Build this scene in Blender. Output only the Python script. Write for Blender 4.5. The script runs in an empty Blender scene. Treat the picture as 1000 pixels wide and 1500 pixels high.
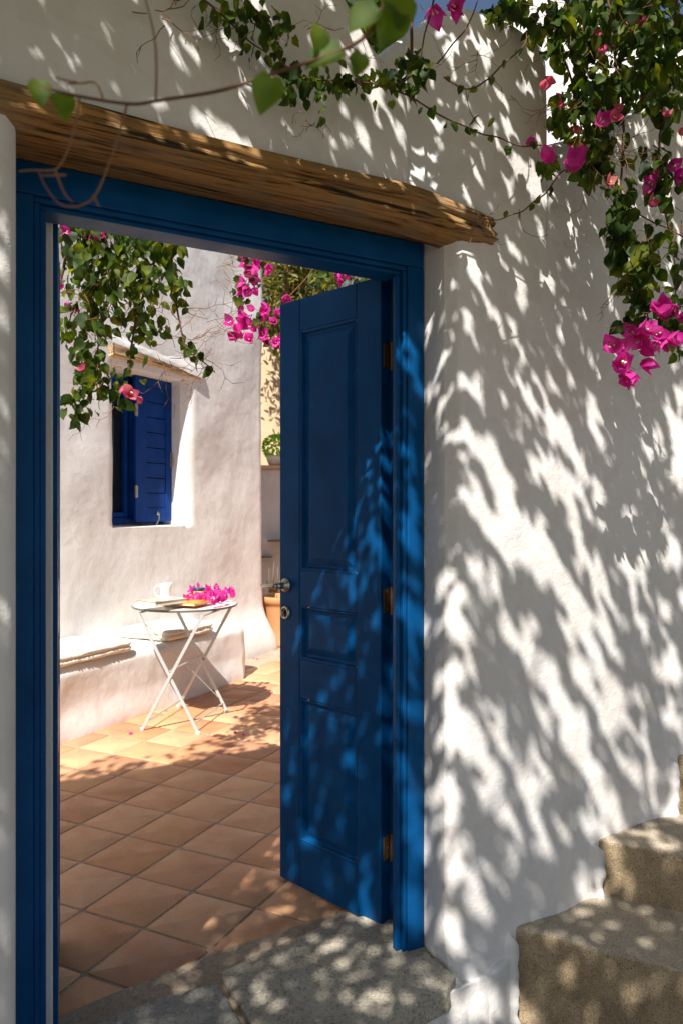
import bpy, bmesh, math, random
import numpy as np
from mathutils import Vector, Matrix, noise
R = math.radians
random.seed(7); RNG = np.random.default_rng(11)
C = bpy.context.scene.collection
scene = bpy.context.scene
PI = math.pi

# ------------------------------------------------------------------ camera, light, exposure
CAM = Vector((-1.3527, -1.8773, 1.35)); YAW = R(29.5)
FWD = Vector((math.sin(YAW), math.cos(YAW), 0)); RGT = Vector((math.cos(YAW), -math.sin(YAW), 0))
cd = bpy.data.cameras.new('camera'); cam = bpy.data.objects.new('camera', cd); C.objects.link(cam)
cam.location = CAM; cam.rotation_euler = (R(90), 0, -YAW)
cd.sensor_fit = 'HORIZONTAL'; cd.sensor_width = 36; cd.lens = 40.0; cd.shift_y = -0.005
cd.clip_start = 0.05; cd.clip_end = 500
cd.dof.use_dof = True; cd.dof.focus_distance = 2.6; cd.dof.aperture_fstop = 9.0
scene.camera = cam

SUN_AZ, SUN_EL = R(45), R(50)          # direction the light travels over the ground (from +X), elevation
LH = Vector((math.cos(SUN_AZ), math.sin(SUN_AZ), 0)); TANE = math.tan(SUN_EL)
LDIR = (LH * math.cos(SUN_EL) + Vector((0, 0, -math.sin(SUN_EL)))).normalized()
sl = bpy.data.lights.new('sun', 'SUN'); sl.energy = 5.0; sl.angle = R(0.55); sl.color = (1.0, 0.962, 0.905)
sun = bpy.data.objects.new('sun', sl); C.objects.link(sun)
sun.rotation_euler = (-LDIR).to_track_quat('Z', 'Y').to_euler(); sun.location = (-6, -5, 9)
w = bpy.data.worlds.new('World'); scene.world = w; w.use_nodes = True
nt = w.node_tree; bg = nt.nodes['Background']; sky = nt.nodes.new('ShaderNodeTexSky')
sky.sky_type = 'NISHITA'; sky.sun_disc = False; sky.sun_elevation = SUN_EL
sx, sy = -LH.x, -LH.y                    # towards the sun; Nishita rotation 0 = +Y, clockwise
sky.sun_rotation = math.atan2(sx, sy); sky.air_density = 1.0; sky.dust_density = 1.5
nt.links.new(sky.outputs[0], bg.inputs[0]); bg.inputs[1].default_value = 0.058
scene.view_settings.view_transform = 'Standard'; scene.view_settings.look = 'None'
scene.view_settings.exposure = 0.76; scene.view_settings.gamma = 1.0
scene.cycles.max_bounces = 8; scene.cycles.diffuse_bounces = 5; scene.cycles.transparent_max_bounces = 8
scene.cycles.caustics_reflective = False; scene.cycles.caustics_refractive = False
scene.cycles.use_denoising = True

F = 1111.0
def at(x, y, d):            # a point seen at (x, y) of the photograph, d metres in front of the lens plane
    return CAM + FWD * d + RGT * ((x - 500) / F * d) + Vector((0, 0, (745 - y) / F * d))
def on_z(x, y, z=0.0):      # the same, on the horizontal plane z
    return at(x, y, F * (1.35 - z) / (y - 745))
def to_px(p):
    v = p - CAM; d = v.dot(FWD)
    return 500 + F * v.dot(RGT) / d, 745 - F * v.z / d, d

# ------------------------------------------------------------------ helpers
def smooth(a, b, x):
    t = min(1, max(0, (x - a) / (b - a))); return t * t * (3 - 2 * t)
def lerp_list(pts, x):
    if x <= pts[0][0]: return pts[0][1]
    for (a, b), (c, d) in zip(pts, pts[1:]):
        if x <= c: return b + (d - b) * (x - a) / (c - a)
    return pts[-1][1]
def tag(o, label=None, cat=None, group=None, kind=None):
    if label: o['label'] = label
    if cat: o['category'] = cat
    if group: o['group'] = group
    if kind: o['kind'] = kind
    return o
def empty(name, loc=(0, 0, 0), rz=0):
    o = bpy.data.objects.new(name, None); C.objects.link(o); o.location = loc; o.rotation_euler = (0, 0, rz); return o
def from_data(name, verts, faces, m, parent=None, smooth_shade=True):
    me = bpy.data.meshes.new(name); me.from_pydata([tuple(v) for v in verts], [], faces); me.update()
    me.materials.append(m)
    if smooth_shade: me.polygons.foreach_set('use_smooth', [True] * len(me.polygons))
    o = bpy.data.objects.new(name, me); C.objects.link(o)
    if parent: o.parent = parent
    return o
def obj(name, bm, m, parent=None, sm=False):
    bmesh.ops.recalc_face_normals(bm, faces=bm.faces)
    me = bpy.data.meshes.new(name); bm.to_mesh(me); bm.free()
    for mm in (m if isinstance(m, (list, tuple)) else [m]): me.materials.append(mm)
    if sm: me.polygons.foreach_set('use_smooth', [True] * len(me.polygons))
    o = bpy.data.objects.new(name, me); C.objects.link(o)
    if parent: o.parent = parent
    return o
def box(bm, x0, x1, y0, y1, z0, z1, bev=0.0, M=None, seg=2, mat=0):
    r = bmesh.ops.create_cube(bm, size=1.0)['verts']
    for v in r: v.co = Vector((x0 + (v.co.x + .5) * (x1 - x0), y0 + (v.co.y + .5) * (y1 - y0), z0 + (v.co.z + .5) * (z1 - z0)))
    es = list({e for v in r for e in v.link_edges}); fs = list({f for v in r for f in v.link_faces})
    for f in fs: f.material_index = mat
    if bev > 0:
        rr = bmesh.ops.bevel(bm, geom=es, offset=bev, segments=seg, affect='EDGES', profile=0.5)
        vs = list({v for f in rr['faces'] for v in f.verts} | {v for v in r if v.is_valid})
    else: vs = r
    if M is not None:
        for v in vs: v.co = M @ v.co
    return vs
def tube(bm, pts, r0, r1=None, n=6, cap=True):
    r1 = r0 if r1 is None else r1; pts = [Vector(p) for p in pts]; rings = []
    up = Vector((0, 0, 1)); prev = None
    for i, p in enumerate(pts):
        t = (pts[min(i + 1, len(pts) - 1)] - pts[max(i - 1, 0)])
        t = t.normalized() if t.length > 1e-9 else Vector((0, 0, 1))
        a = prev if prev is not None else (Vector((1, 0, 0)) if abs(t.z) > .9 else up)
        x = (a - t * a.dot(t)); x = x.normalized() if x.length > 1e-6 else t.orthogonal().normalized(); prev = x
        y = t.cross(x); rr = r0 + (r1 - r0) * i / max(1, len(pts) - 1)
        rings.append([bm.verts.new(p + (x * math.cos(2 * PI * k / n) + y * math.sin(2 * PI * k / n)) * rr) for k in range(n)])
    for a, b in zip(rings, rings[1:]):
        for k in range(n): bm.faces.new((a[k], a[(k + 1) % n], b[(k + 1) % n], b[k]))
    if cap: bm.faces.new(rings[0][::-1]); bm.faces.new(rings[-1])
def bar(bm, a, b, wd, th, side):       # flat bar from a to b; side = direction of its width
    a, b = Vector(a), Vector(b); t = (b - a).normalized(); s = (side - t * side.dot(t)).normalized(); n = t.cross(s)
    vs = [bm.verts.new(p + s * (wd / 2 * i) + n * (th / 2 * j)) for p in (a, b) for i, j in ((-1, -1), (1, -1), (1, 1), (-1, 1))]
    for k in range(4): bm.faces.new((vs[k], vs[(k + 1) % 4], vs[4 + (k + 1) % 4], vs[4 + k]))
    bm.faces.new(vs[:4][::-1]); bm.faces.new(vs[4:])
def lathe(bm, prof, c=(0, 0, 0), n=32, mat=0, M=None):
    c = Vector(c); rings = []
    for r, z in prof:
        ring = []
        for k in range(n):
            p = c + Vector((r * math.cos(2 * PI * k / n), r * math.sin(2 * PI * k / n), z))
            ring.append(bm.verts.new(M @ p if M is not None else p))
        rings.append(ring)
    for a, b in zip(rings, rings[1:]):
        for k in range(n): bm.faces.new((a[k], a[(k + 1) % n], b[(k + 1) % n], b[k])).material_index = mat
    bm.faces.new(rings[0][::-1]).material_index = mat; bm.faces.new(rings[-1]).material_index = mat
def prism(bm, poly, z0, z1, cell=0.06, amp=0.004, bev=0.0, seed=0.0):
    """A stone or slab with the given outline, its surface cut fine and made uneven."""
    n = len(poly); lo = [bm.verts.new((p[0], p[1], z0)) for p in poly]; hi = [bm.verts.new((p[0], p[1], z1)) for p in poly]
    bm.faces.new(lo[::-1]); bm.faces.new(hi)
    for k in range(n): bm.faces.new((lo[k], lo[(k + 1) % n], hi[(k + 1) % n], hi[k]))
    if bev: bmesh.ops.bevel(bm, geom=list(bm.edges), offset=bev, segments=3, affect='EDGES', profile=.5)
    bmesh.ops.triangulate(bm, faces=[f for f in bm.faces if len(f.verts) > 4])
    for it in range(7):
        es = [e for e in bm.edges if e.calc_length() > cell]
        if not es: break
        bmesh.ops.subdivide_edges(bm, edges=es, cuts=1); bmesh.ops.triangulate(bm, faces=[f for f in bm.faces if len(f.verts) > 4])
    for v in bm.verts:
        q = v.co * 6 + Vector((seed, seed, seed)); v.co += noise.noise_vector(q) * amp + noise.noise_vector(v.co * 28 + Vector((seed, 0, 0))) * amp * .45

# ------------------------------------------------------------------ materials
def mat(name, color=(.8, .8, .8), rough=.6, metal=0.0, spec=.5):
    m = bpy.data.materials.new(name); m.use_nodes = True
    b = m.node_tree.nodes['Principled BSDF']; b.inputs['Base Color'].default_value = (*color, 1)
    b.inputs['Roughness'].default_value = rough; b.inputs['Metallic'].default_value = metal
    b.inputs['Specular IOR Level'].default_value = spec
    return m
class NG:
    def __init__(s, m): s.t = m.node_tree; s.b = s.t.nodes['Principled BSDF']
    def n(s, kind, **kw):
        x = s.t.nodes.new('ShaderNode' + kind)
        for k, v in kw.items():
            if k in x.inputs: x.inputs[k].default_value = v
            else: setattr(x, k, v)
        return x
    def l(s, a, b): s.t.links.new(a, b)
    def coord(s, scale=(1, 1, 1), kind='Object', rot=(0, 0, 0)):
        c = s.n('TexCoord'); mp = s.n('Mapping'); mp.inputs['Scale'].default_value = scale; mp.inputs['Rotation'].default_value = rot
        s.l(c.outputs[kind], mp.inputs[0]); return mp.outputs[0]
    def noise(s, vec, scale, detail=4, rough=.55, dist=0.0):
        x = s.n('TexNoise'); x.inputs['Scale'].default_value = scale; x.inputs['Detail'].default_value = detail
        x.inputs['Roughness'].default_value = rough; x.inputs['Distortion'].default_value = dist; s.l(vec, x.inputs['Vector']); return x.outputs['Fac']
    def ramp(s, fac, stops):
        x = s.n('ValToRGB'); e = x.color_ramp.elements
        while len(e) < len(stops): e.new(.5)
        for i, (p, c) in enumerate(stops): e[i].position = p; e[i].color = (*c, 1) if len(c) == 3 else c
        s.l(fac, x.inputs[0]); return x.outputs[0]
    def mix(s, fac, a, b, mode='MIX'):
        x = s.n('Mix'); x.data_type = 'RGBA'; x.blend_type = mode
        for sock, v in ((x.inputs[0], fac), (x.inputs[6], a), (x.inputs[7], b)):
            if hasattr(v, 'links') or isinstance(v, bpy.types.NodeSocket): s.l(v, sock)
            elif isinstance(v, (int, float)): sock.default_value = v
            else: sock.default_value = (*v, 1)
        return x.outputs[2]
    def bump(s, hts):      # list of (socket, strength, distance)
        prev = None
        for h, st, di in hts:
            x = s.n('Bump'); x.inputs['Strength'].default_value = st; x.inputs['Distance'].default_value = di
            s.l(h, x.inputs['Height'])
            if prev is not None: s.l(prev, x.inputs['Normal'])
            prev = x.outputs[0]
        s.l(prev, s.b.inputs['Normal'])

def plaster(name, base=(.80, .77, .745), coarse=1.0):
    m = mat(name, base, .9, spec=.2); g = NG(m); v = g.coord()
    f1 = g.noise(v, 1.7, 5); f2 = g.noise(v, 14, 6, .6)
    col = g.ramp(f1, [(.3, tuple(c * .93 for c in base)), (.6, base), (.8, (base[0] * 1.02, base[1] * 1.02, base[2] * 1.03))])
    dirt = g.ramp(f2, [(.22, (.86, .81, .74)), (.5, (1, 1, 1))])
    patch = g.ramp(g.noise(v, 3.3, 7, .62, .8), [(.44, (.95, .925, .895)), (.47, (1, 1, 1))])
    col = g.mix(.5, col, dirt, 'MULTIPLY')
    vs = g.coord((1.6, 1.6, .5)); streak = g.ramp(g.noise(vs, 5, 5, .65), [(.34, (.92, .88, .82)), (.5, (1, 1, 1))])
    col = g.mix(.35, col, streak, 'MULTIPLY')
    col = g.mix(.6, col, patch, 'MULTIPLY')
    hair = g.noise(v, 2.1, 9, .62, 1.5); cr = g.ramp(hair, [(.4985, (1, 1, 1)), (.5, (.55, .5, .45)), (.5015, (1, 1, 1))])
    keep = g.ramp(g.noise(v, 1.1, 2), [(.56, (0, 0, 0)), (.62, (.7, .7, .7))])
    col = g.mix(keep, col, g.mix(1.0, col, cr, 'MULTIPLY'))
    g.l(col, g.b.inputs['Base Color'])
    vb = g.coord((2.2, 2.2, 9))       # brush marks lie level
    g.bump([(g.noise(v, 9, 5, .55), .35 * coarse, .02), (g.noise(v, 60, 4, .6), .3 * coarse, .004), (g.noise(vb, 26, 3, .6), .22 * coarse, .003)])
    return m
M_PLASTER = plaster('whitewashed_plaster')
M_HOUSE = plaster('house_plaster', (.82, .805, .785), .7)
M_CREAM = plaster('cream_plaster', (.62, .47, .30), .6)
M_SHADE_GREY = plaster('shaded_white_plaster', (.62, .64, .67), .6)  # last one: bluish shade of a white wall put into the colour

def blue_paint(name, base=(.0004, .070, .222), rough=.33):
    m = mat(name, base, rough, spec=.12); g = NG(m); v = g.coord()
    f = g.noise(v, 6, 5); c = g.ramp(f, [(.3, tuple(x * .78 for x in base)), (.7, (base[0] + .004, base[1] * 1.25, base[2] * 1.18))])
    chips = g.ramp(g.noise(v, 95, 3, .5), [(.745, (0, 0, 0)), (.775, (.6, .6, .6))])
    c = g.mix(chips, c, (.10, .20, .34)); g.l(c, g.b.inputs['Base Color'])
    vg = g.coord((30, 30, 1.3)); g.bump([(g.noise(vg, 5, 4), .45, .002), (g.noise(v, 30, 3), .08, .004)])
    rr = g.ramp(g.noise(v, 12, 4), [(.3, (rough - .06,) * 3), (.7, (rough + .12,) * 3)]); g.l(rr, g.b.inputs['Roughness'])
    return m
M_BLUE = blue_paint('blue_paint')
M_SHUTTER = blue_paint('shutter_blue', (.002, .045, .24), .45)

def wood(name, a=(.06, .026, .008), b=(.36, .19, .062), grey=(.29, .215, .13), axis=0):
    m = mat(name, b, .8, spec=.25); g = NG(m)
    sc = [60, 60, 60]; sc[axis] = 2.4; v = g.coord(tuple(sc)); v1 = g.coord()
    f = g.noise(v, 1.6, 8, .65, .6); c = g.ramp(f, [(.38, a), (.5, b), (.64, tuple(x * 1.25 for x in b))])
    c = g.mix(g.ramp(g.noise(v1, 7, 5), [(.45, (0, 0, 0)), (.7, (.7, .7, .7))]), c, grey)
    sc2 = [40, 40, 40]; sc2[axis] = .9; v2 = g.coord(tuple(sc2)); ck = g.ramp(g.noise(v2, .9, 4, .55, .5), [(.355, (0, 0, 0)), (.39, (1, 1, 1))])
    c = g.mix(1.0, c, g.mix(.8, (1, 1, 1), ck), 'MULTIPLY'); g.l(c, g.b.inputs['Base Color'])
    g.bump([(f, .8, .008), (ck, 1.0, .012)])
    return m
M_WOOD = wood('weathered_beam_wood'); M_WOOD2 = wood('window_beam_wood', (.30, .17, .07), (.58, .40, .22), (.5, .38, .25))

def terracotta():
    m = mat('terracotta_tile', (.48, .23, .11), .62, spec=.35); g = NG(m)
    oi = g.n('ObjectInfo'); v = g.coord()
    base = g.ramp(oi.outputs['Random'], [(0, (.52, .26, .15)), (.25, (.68, .35, .175)), (.6, (.72, .42, .24)), (.85, (.64, .32, .15)), (1, (.56, .26, .14))])
    add = g.n('VectorMath'); add.operation = 'ADD'; cx = g.n('CombineXYZ'); mul = g.n('Math', operation='MULTIPLY'); mul.inputs[1].default_value = 50
    g.l(oi.outputs['Random'], mul.inputs[0]); g.l(mul.outputs[0], cx.inputs[0]); g.l(mul.outputs[0], cx.inputs[1]); g.l(v, add.inputs[0]); g.l(cx.outputs[0], add.inputs[1])
    p = add.outputs[0]
    c = g.mix(.75, base, g.ramp(g.noise(p, 5, 5, .6, .5), [(.3, (.80, .70, .66)), (.55, (1, .98, .95)), (.75, (1.0, 1.0, .8))]), 'MULTIPLY')
    c = g.mix(g.ramp(g.noise(p, 16, 6, .7), [(.58, (0, 0, 0)), (.75, (.35, .35, .35))]), c, (.60, .45, .33))
    c = g.mix(.6, c, g.ramp(g.noise(p, 120, 2, .5), [(.3, (.7, .62, .55)), (.4, (1, 1, 1))]), 'MULTIPLY')
    g.l(c, g.b.inputs['Base Color'])
    g.bump([(g.noise(p, 4, 4), .3, .006), (g.noise(p, 70, 4), .15, .002)])
    rr = g.ramp(g.noise(p, 9, 5), [(.3, (.42,) * 3), (.7, (.72,) * 3)]); g.l(rr, g.b.inputs['Roughness'])
    return m
M_TILE = terracotta()
def gritty(name, a, b, dark, scale=150, rough=.95, bumps=1.0, top_tone=None):
    m = mat(name, b, rough, spec=.15); g = NG(m); v = g.coord()
    c = g.ramp(g.noise(v, 6, 6, .65), [(.3, a), (.7, b)])
    if top_tone:        # upper faces mixed towards a paler, greyer tone
        geo = g.n('NewGeometry'); sp_ = g.n('SeparateXYZ'); g.l(geo.outputs['Normal'], sp_.inputs[0])
        c = g.mix(g.ramp(sp_.outputs[2], [(.5, (0, 0, 0)), (.9, (.75, .75, .75))]), c, g.mix(g.noise(v, 9, 5, .6), tuple(x * .75 for x in top_tone), top_tone))
    c = g.mix(.55, c, g.ramp(g.noise(v, 2.6, 6, .7, .6), [(.36, (.62, .58, .54)), (.5, (1, 1, 1)), (.66, (1.0, .98, .92))]), 'MULTIPLY')
    sp = g.ramp(g.noise(v, scale, 3, .7), [(.36, dark), (.5, (1, 1, 1)), (.7, (1.0, 1.0, 1.0))])
    c = g.mix(.85, c, sp, 'MULTIPLY')
    li = g.ramp(g.noise(v, scale * .7, 3, .6), [(.62, (0, 0, 0)), (.72, (.6, .6, .6))]); c = g.mix(li, c, tuple(min(1, x * 1.7) for x in b))
    g.l(c, g.b.inputs['Base Color'])
    g.bump([(g.noise(v, 12, 6, .6), .5 * bumps, .02), (g.noise(v, scale * .7, 3, .7), .6 * bumps, .004)])
    return m
M_STEP = gritty('gritty_cement', (.32, .24, .15), (.50, .39, .255), (.40, .33, .26), scale=230, top_tone=(.56, .49, .40))
M_SLATE = gritty('grey_schist', (.40, .36, .29), (.54, .485, .39), (.5, .48, .45), 110, .8, .8)
M_GROUT = gritty('grout', (.40, .31, .23), (.50, .40, .30), (.7, .65, .6), 90)
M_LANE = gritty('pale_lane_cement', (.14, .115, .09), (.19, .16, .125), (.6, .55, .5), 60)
M_METAL = mat('aged_nickel', (.55, .50, .42), .33, 1.0); M_BRASS = mat('aged_brass', (.24, .12, .04), .5, .6)
M_BLACK = mat('black_gap', (.01, .01, .012), .8)
M_LEG = mat('pale_grey_metal', (.50, .52, .50), .38, .25); M_TOP = mat('white_enamel', (.80, .79, .76), .3)
M_RIM = mat('dark_rim', (.16, .17, .16), .4, .2)
M_CERAM = mat('cream_ceramic', (.70, .64, .55), .25); M_POT = mat('terracotta_pot', (.50, .24, .10), .75)
M_GLASS = mat('window_glass', (.015, .02, .028), .06); M_STONEWARE = mat('white_pot', (.72, .68, .62), .6)
M_CLOTH = mat('cream_cotton', (.74, .68, .58), .95, spec=.1)
g = NG(M_CLOTH); v = g.coord(); g.bump([(g.noise(v, 140, 3), .3, .002), (g.noise(v, 20, 4), .4, .006)])
M_PAGES = mat('paper', (.72, .66, .55), .9)
def cover(name, cols, scale):
    m = mat(name, cols[0], .35); g = NG(m); v = g.coord()
    g.l(g.ramp(g.noise(v, scale, 3, .5, .8), [(i / (len(cols) - 1) * .4 + .3, c) for i, c in enumerate(cols)]), g.b.inputs['Base Color']); return m
M_COVER_G = cover('printed_green_cover', [(.25, .33, .15), (.62, .60, .42), (.55, .56, .50), (.30, .12, .10)], 14)
M_COVER_O = cover('orange_cover', [(.85, .32, .01), (.88, .42, .03)], 6)
M_COVER_R = cover('red_cover', [(.42, .05, .03), (.50, .10, .05)], 6)
M_YELLOW = mat('yellow_glaze', (.75, .50, .03), .3); M_NAVY = mat('navy_lid', (.02, .03, .14), .3)

def leafy(name, stops, trans=.42, rough=.5, nscale=16, tcol=None):
    m = mat(name, stops[0], rough, spec=.2); g = NG(m); oi = g.n('ObjectInfo'); geo = g.n('NewGeometry')
    wn = g.n('TexNoise'); wn.inputs['Scale'].default_value = nscale; wn.inputs['Detail'].default_value = 1
    g.l(geo.outputs['Position'], wn.inputs['Vector'])
    c = g.ramp(wn.outputs['Fac'], [(.3 + .4 * i / (len(stops) - 1), s) for i, s in enumerate(stops)])
    g.l(c, g.b.inputs['Base Color'])
    tr = g.n('BsdfTranslucent'); g.l(g.mix(1.0, c, tcol or (2.6, 2.6, .5), 'MULTIPLY'), tr.inputs[0])
    mx = g.n('MixShader'); mx.inputs[0].default_value = trans; out = g.t.nodes['Material Output']
    g.l(g.b.outputs[0], mx.inputs[1]); g.l(tr.outputs[0], mx.inputs[2]); g.l(mx.outputs[0], out.inputs[0])
    g.bump([(g.noise(g.coord((1, 1, 1), 'Object'), 30, 2), .2, .003)])
    return m
M_LEAF = leafy('vine_leaf', [(.016, .034, .008), (.028, .055, .011), (.065, .10, .015), (.16, .17, .025)])
M_BRACT = leafy('magenta_bract', [(.56, .015, .27), (.70, .05, .38), (.80, .14, .50)], .45, .6, 20, (1.2, .8, 1.1))
M_PALE = leafy('pink_bract', [(.62, .06, .18), (.70, .16, .26), (.72, .26, .22)], .45, .6, 20, (1.2, .9, 1.0))
M_FRESH = leafy('fresh_leaf', [(.045, .085, .008), (.08, .13, .014), (.12, .16, .02)], .55, .5, 30)
M_OLIVE = leafy('olive_leaf', [(.10, .10, .035), (.17, .17, .06), (.26, .24, .10)], .4, .5, 6)
M_BASIL = leafy('basil_leaf', [(.18, .36, .02), (.30, .50, .03)], .4, .5, 30)
M_STEM = mat('vine_bark', (.13, .065, .035), .8, spec=.2); M_TWIG = mat('dry_twig', (.24, .125, .06), .8, spec=.2)
M_FLOWER = mat('cream_floret', (.8, .72, .5), .6); M_AGAVE = mat('dry_blade', (.16, .13, .09), .7)

# ------------------------------------------------------------------ the gate wall
UL, UR, ZO = -1.163, 0.0, 2.165            # opening in the front face
def wall_n(u):
    n = -.139 + .035 * min(u, .97)
    if u > .94: n -= .13 * (u - .94) * smooth(.94, 1.02, u)
    return n
def disp(u, z):
    return (noise.noise(Vector((u * 1.3, 3.1, z * 1.1))) * .011 + noise.noise(Vector((u * 4.2, 7.7, z * 3.5))) * .0045
            + noise.noise(Vector((u * 13, 1.7, z * 11))) * .0016)
def front(u, z):
    n = wall_n(u)
    if z < ZO + 1e-4:
        r = .045
        if 0 <= u < r: n += r - math.sqrt(max(0, r * r - (r - u) ** 2))
        e = UL - u
        if 0 <= e < .03: n += .03 - math.sqrt(max(0, .03 ** 2 - (.03 - e) ** 2))
    if u > -.01: n -= .045 * smooth(.12, -.10, z) * smooth(.22, .06, u)
    return n + disp(u, z) * (1 if not (UL - .01 < u < UR + .01 and z < ZO) else .4)
TOP_A = [(-3.4, 3.0), (-.62, 2.98), (-.45, 2.84), (-.345, 2.69), (-.285, 2.62), (-.19, 2.553), (-.13, 2.49), (-.05, 2.42)]
TOP_B = [(-.30, 2.50), (-.2245, 2.61), (-.155, 2.69), (-.03, 2.80), (.04, 2.835), (.2136, 2.846), (.30, 2.83), (.365, 2.81), (.376, 2.50), (.7, 2.64), (1.0, 2.95), (3, 3.3)]
def cols(a, b):
    out = []; u = a
    while u < b - 1e-6:
        out.append(u); st = .018 if -1.5 < u < 1.4 else .09
        u += st
    out.append(b); return out
def sheet(us, zb, zt, rows, off, name, m, parent, top_r=0.0, thick=.42, ends=None):
    vs = []; nu = len(us); fs = []
    for u in us:
        b, t = zb(u), zt(u)
        for k in range(rows + 1):
            z = b + (t - b) * k / rows; n = front(u, z) + off(u, z)
            if top_r and z > t - top_r:
                n += top_r - math.sqrt(max(0, top_r ** 2 - (z - t + top_r) ** 2))
            vs.append((u, n, z))
        if top_r:
            vs.append((u, wall_n(u) + off(u, t) + thick * .55, t + .012)); vs.append((u, wall_n(u) + off(u, t) + thick, t - .03)); vs.append((u, wall_n(u) + off(u, t) + thick + .005, b))
    rr = rows + 1 + (3 if top_r else 0)
    for i in range(nu - 1):
        for k in range(rr - 1): fs.append((i * rr + k, (i + 1) * rr + k, (i + 1) * rr + k + 1, i * rr + k + 1))
    if top_r: fs.append(tuple(range((nu - 1) * rr, nu * rr))); fs.append(tuple(range(rr - 1, -1, -1)))
    return from_data(name, vs, fs, m, parent)
gate_wall = empty('gate_wall', (0, 0, 0))
tag(gate_wall, 'whitewashed plaster wall around the blue gate, dappled with leaf shade', 'wall')
zero = lambda u, z: 0.0
sheet(cols(-3.4, UL), lambda u: -.35, lambda u: ZO, 110, zero, 'pier', M_PLASTER, gate_wall)
sheet(cols(UR, 3.0), lambda u: -.35, lambda u: ZO, 130, zero, 'pier', M_PLASTER, gate_wall)
sheet(cols(-3.4, -.05), lambda u: ZO, lambda u: lerp_list(TOP_A, u), 44, lambda u, z: .12 * smooth(-.175, -.07, u), 'wall_crest', M_PLASTER, gate_wall, .05)
sheet(cols(-.30, .37) , lambda u: ZO, lambda u: lerp_list(TOP_B, u), 40, lambda u, z: .075 * smooth(.10, -.10, u) * smooth(2.17, 2.42, z), 'wall_crest', M_PLASTER, gate_wall, .05)
sheet(cols(.3705, 3.0), lambda u: ZO, lambda u: lerp_list(TOP_B, max(.38, u)), 20, zero, 'wall_crest', M_PLASTER, gate_wall, .05)
# reveals: both sides, soffit, the back
def reveal(u_edge, target):       # a curved strip from the front edge to the frame
    vs, fs = [], []; rows = 120; pts = 9
    for k in range(rows + 1):
        z = -.35 + (ZO + .35) * k / rows; n0 = front(u_edge, z)
        for j in range(pts):
            t = j / (pts - 1); q = noise.noise(Vector((t * 2 + 3, z * 5, 2))) * .003 * math.sin(PI * t)
            vs.append((u_edge + (target[0] - u_edge) * t + q, n0 + (target[1] - n0) * t, z))
    for k in range(rows):
        for j in range(pts - 1):
            a = k * pts + j; fs.append((a, a + 1, a + pts + 1, a + pts))
    from_data('reveal', vs, fs, M_PLASTER, gate_wall)
reveal(UR, (.003, .30)); reveal(UL, (-1.185, .30))
bm = bmesh.new()
box(bm, .0225, 3.0, .285, .33, -.35, 2.36); box(bm, -3.4, -1.205, .285, .33, -.35, 2.9); box(bm, -1.205, .0225, .285, .33, 2.146, 2.36)
obj('inner_face', bm, M_PLASTER, gate_wall)
bm = bmesh.new(); box(bm, -1.19, .02, .115, .284, 2.131, 2.19, .004); obj('soffit', bm, M_PLASTER, gate_wall)
bm = bmesh.new(); box(bm, -1.21, -1.048, .1145, .138, -.05, 2.13, .004); obj('pale_strip', bm, M_PLASTER, gate_wall)  # added strip, stands for the pale gleam along the left leaf's edge

# lintel beam: an old log, weathered, proud of the plaster
def log_beam():
    vs, fs = [], []; us = np.arange(-1.75, .162, .008); prof = []
    for k in range(19):                       # from the top edge, over the nose, to the underside
        a = k / 18
        if a < .42: prof.append((-.020 - .006 * math.sin(a / .42 * PI), .060 - .042 * a / .42))
        else:
            b = (a - .42) / .58; prof.append((-.024 + .095 * b ** 1.4, .018 - .036 * math.sin(min(1, b * 1.25) * PI / 2)))
    for u in us:
        end = smooth(.163, .06, u); e2 = smooth(.06, .165, u)
        sag = .010 * math.sin(u * 2.3) ; hgt = 1 + .35 * smooth(-.9, .1, u)
        for j, (dn, dz) in enumerate(prof):
            q = Vector((u * 3.0, dn * 40, dz * 40)); gr = noise.noise(q) * .009 + noise.noise(Vector((u * 2, j * 1.7, 5))) * .004
            crack = -.020 * max(0, 1 - abs(j - (5 + 2.4 * noise.noise(Vector((u * 1.2, 0, 9))))) / .9) * smooth(-.25, .15, noise.noise(Vector((u * 1.5, 4, 0))))
            rag = e2 * (noise.noise(Vector((u * 18, dz * 35, 1))) * .022)
            z = 2.163 - .030 * smooth(-.20, .12, u) + dz * hgt + gr * .5 + sag * .5 + rag * .6
            n = wall_n(u) + dn + gr - crack + e2 * .02 + rag
            vs.append((u, n, z))
    P = len(prof)
    for i in range(len(us) - 1):
        for j in range(P - 1): fs.append((i * P + j, i * P + j + 1, (i + 1) * P + j + 1, (i + 1) * P + j))
    last = (len(us) - 1) * P
    for j in range(P):
        a_ = vs[last + j]; vs[last + j] = (a_[0] + .022 * noise.noise(Vector((j * .9, 3, 3))), a_[1], a_[2])
    vs.append((.166, sum(v[1] for v in vs[last:last + P]) / P + .01, sum(v[2] for v in vs[last:last + P]) / P)); c = len(vs) - 1
    for j in range(P - 1): fs.append((last + j, last + j + 1, c))
    o = from_data('lintel', vs, fs, M_WOOD, gate_wall); o['label'] = 'weathered wooden lintel beam over the gate'
log_beam()
bm = bmesh.new(); box(bm, -1.2, .02, -.112, .012, 2.157, 2.196, .006)
obj('lintel_plank', bm, M_WOOD, gate_wall)

# ------------------------------------------------------------------ the gate
gate = empty('double_gate', (-.55, 0, 0)); tag(gate, 'blue painted double gate standing open in the white wall', 'gate')
def under(o, root):      # keep world coordinates while parenting to an unrotated root
    o.parent = root; o.location = o.location - root.location; return o
def mould_bar(bm, p0, p1, inner, w0=.10):
    pass
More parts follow.
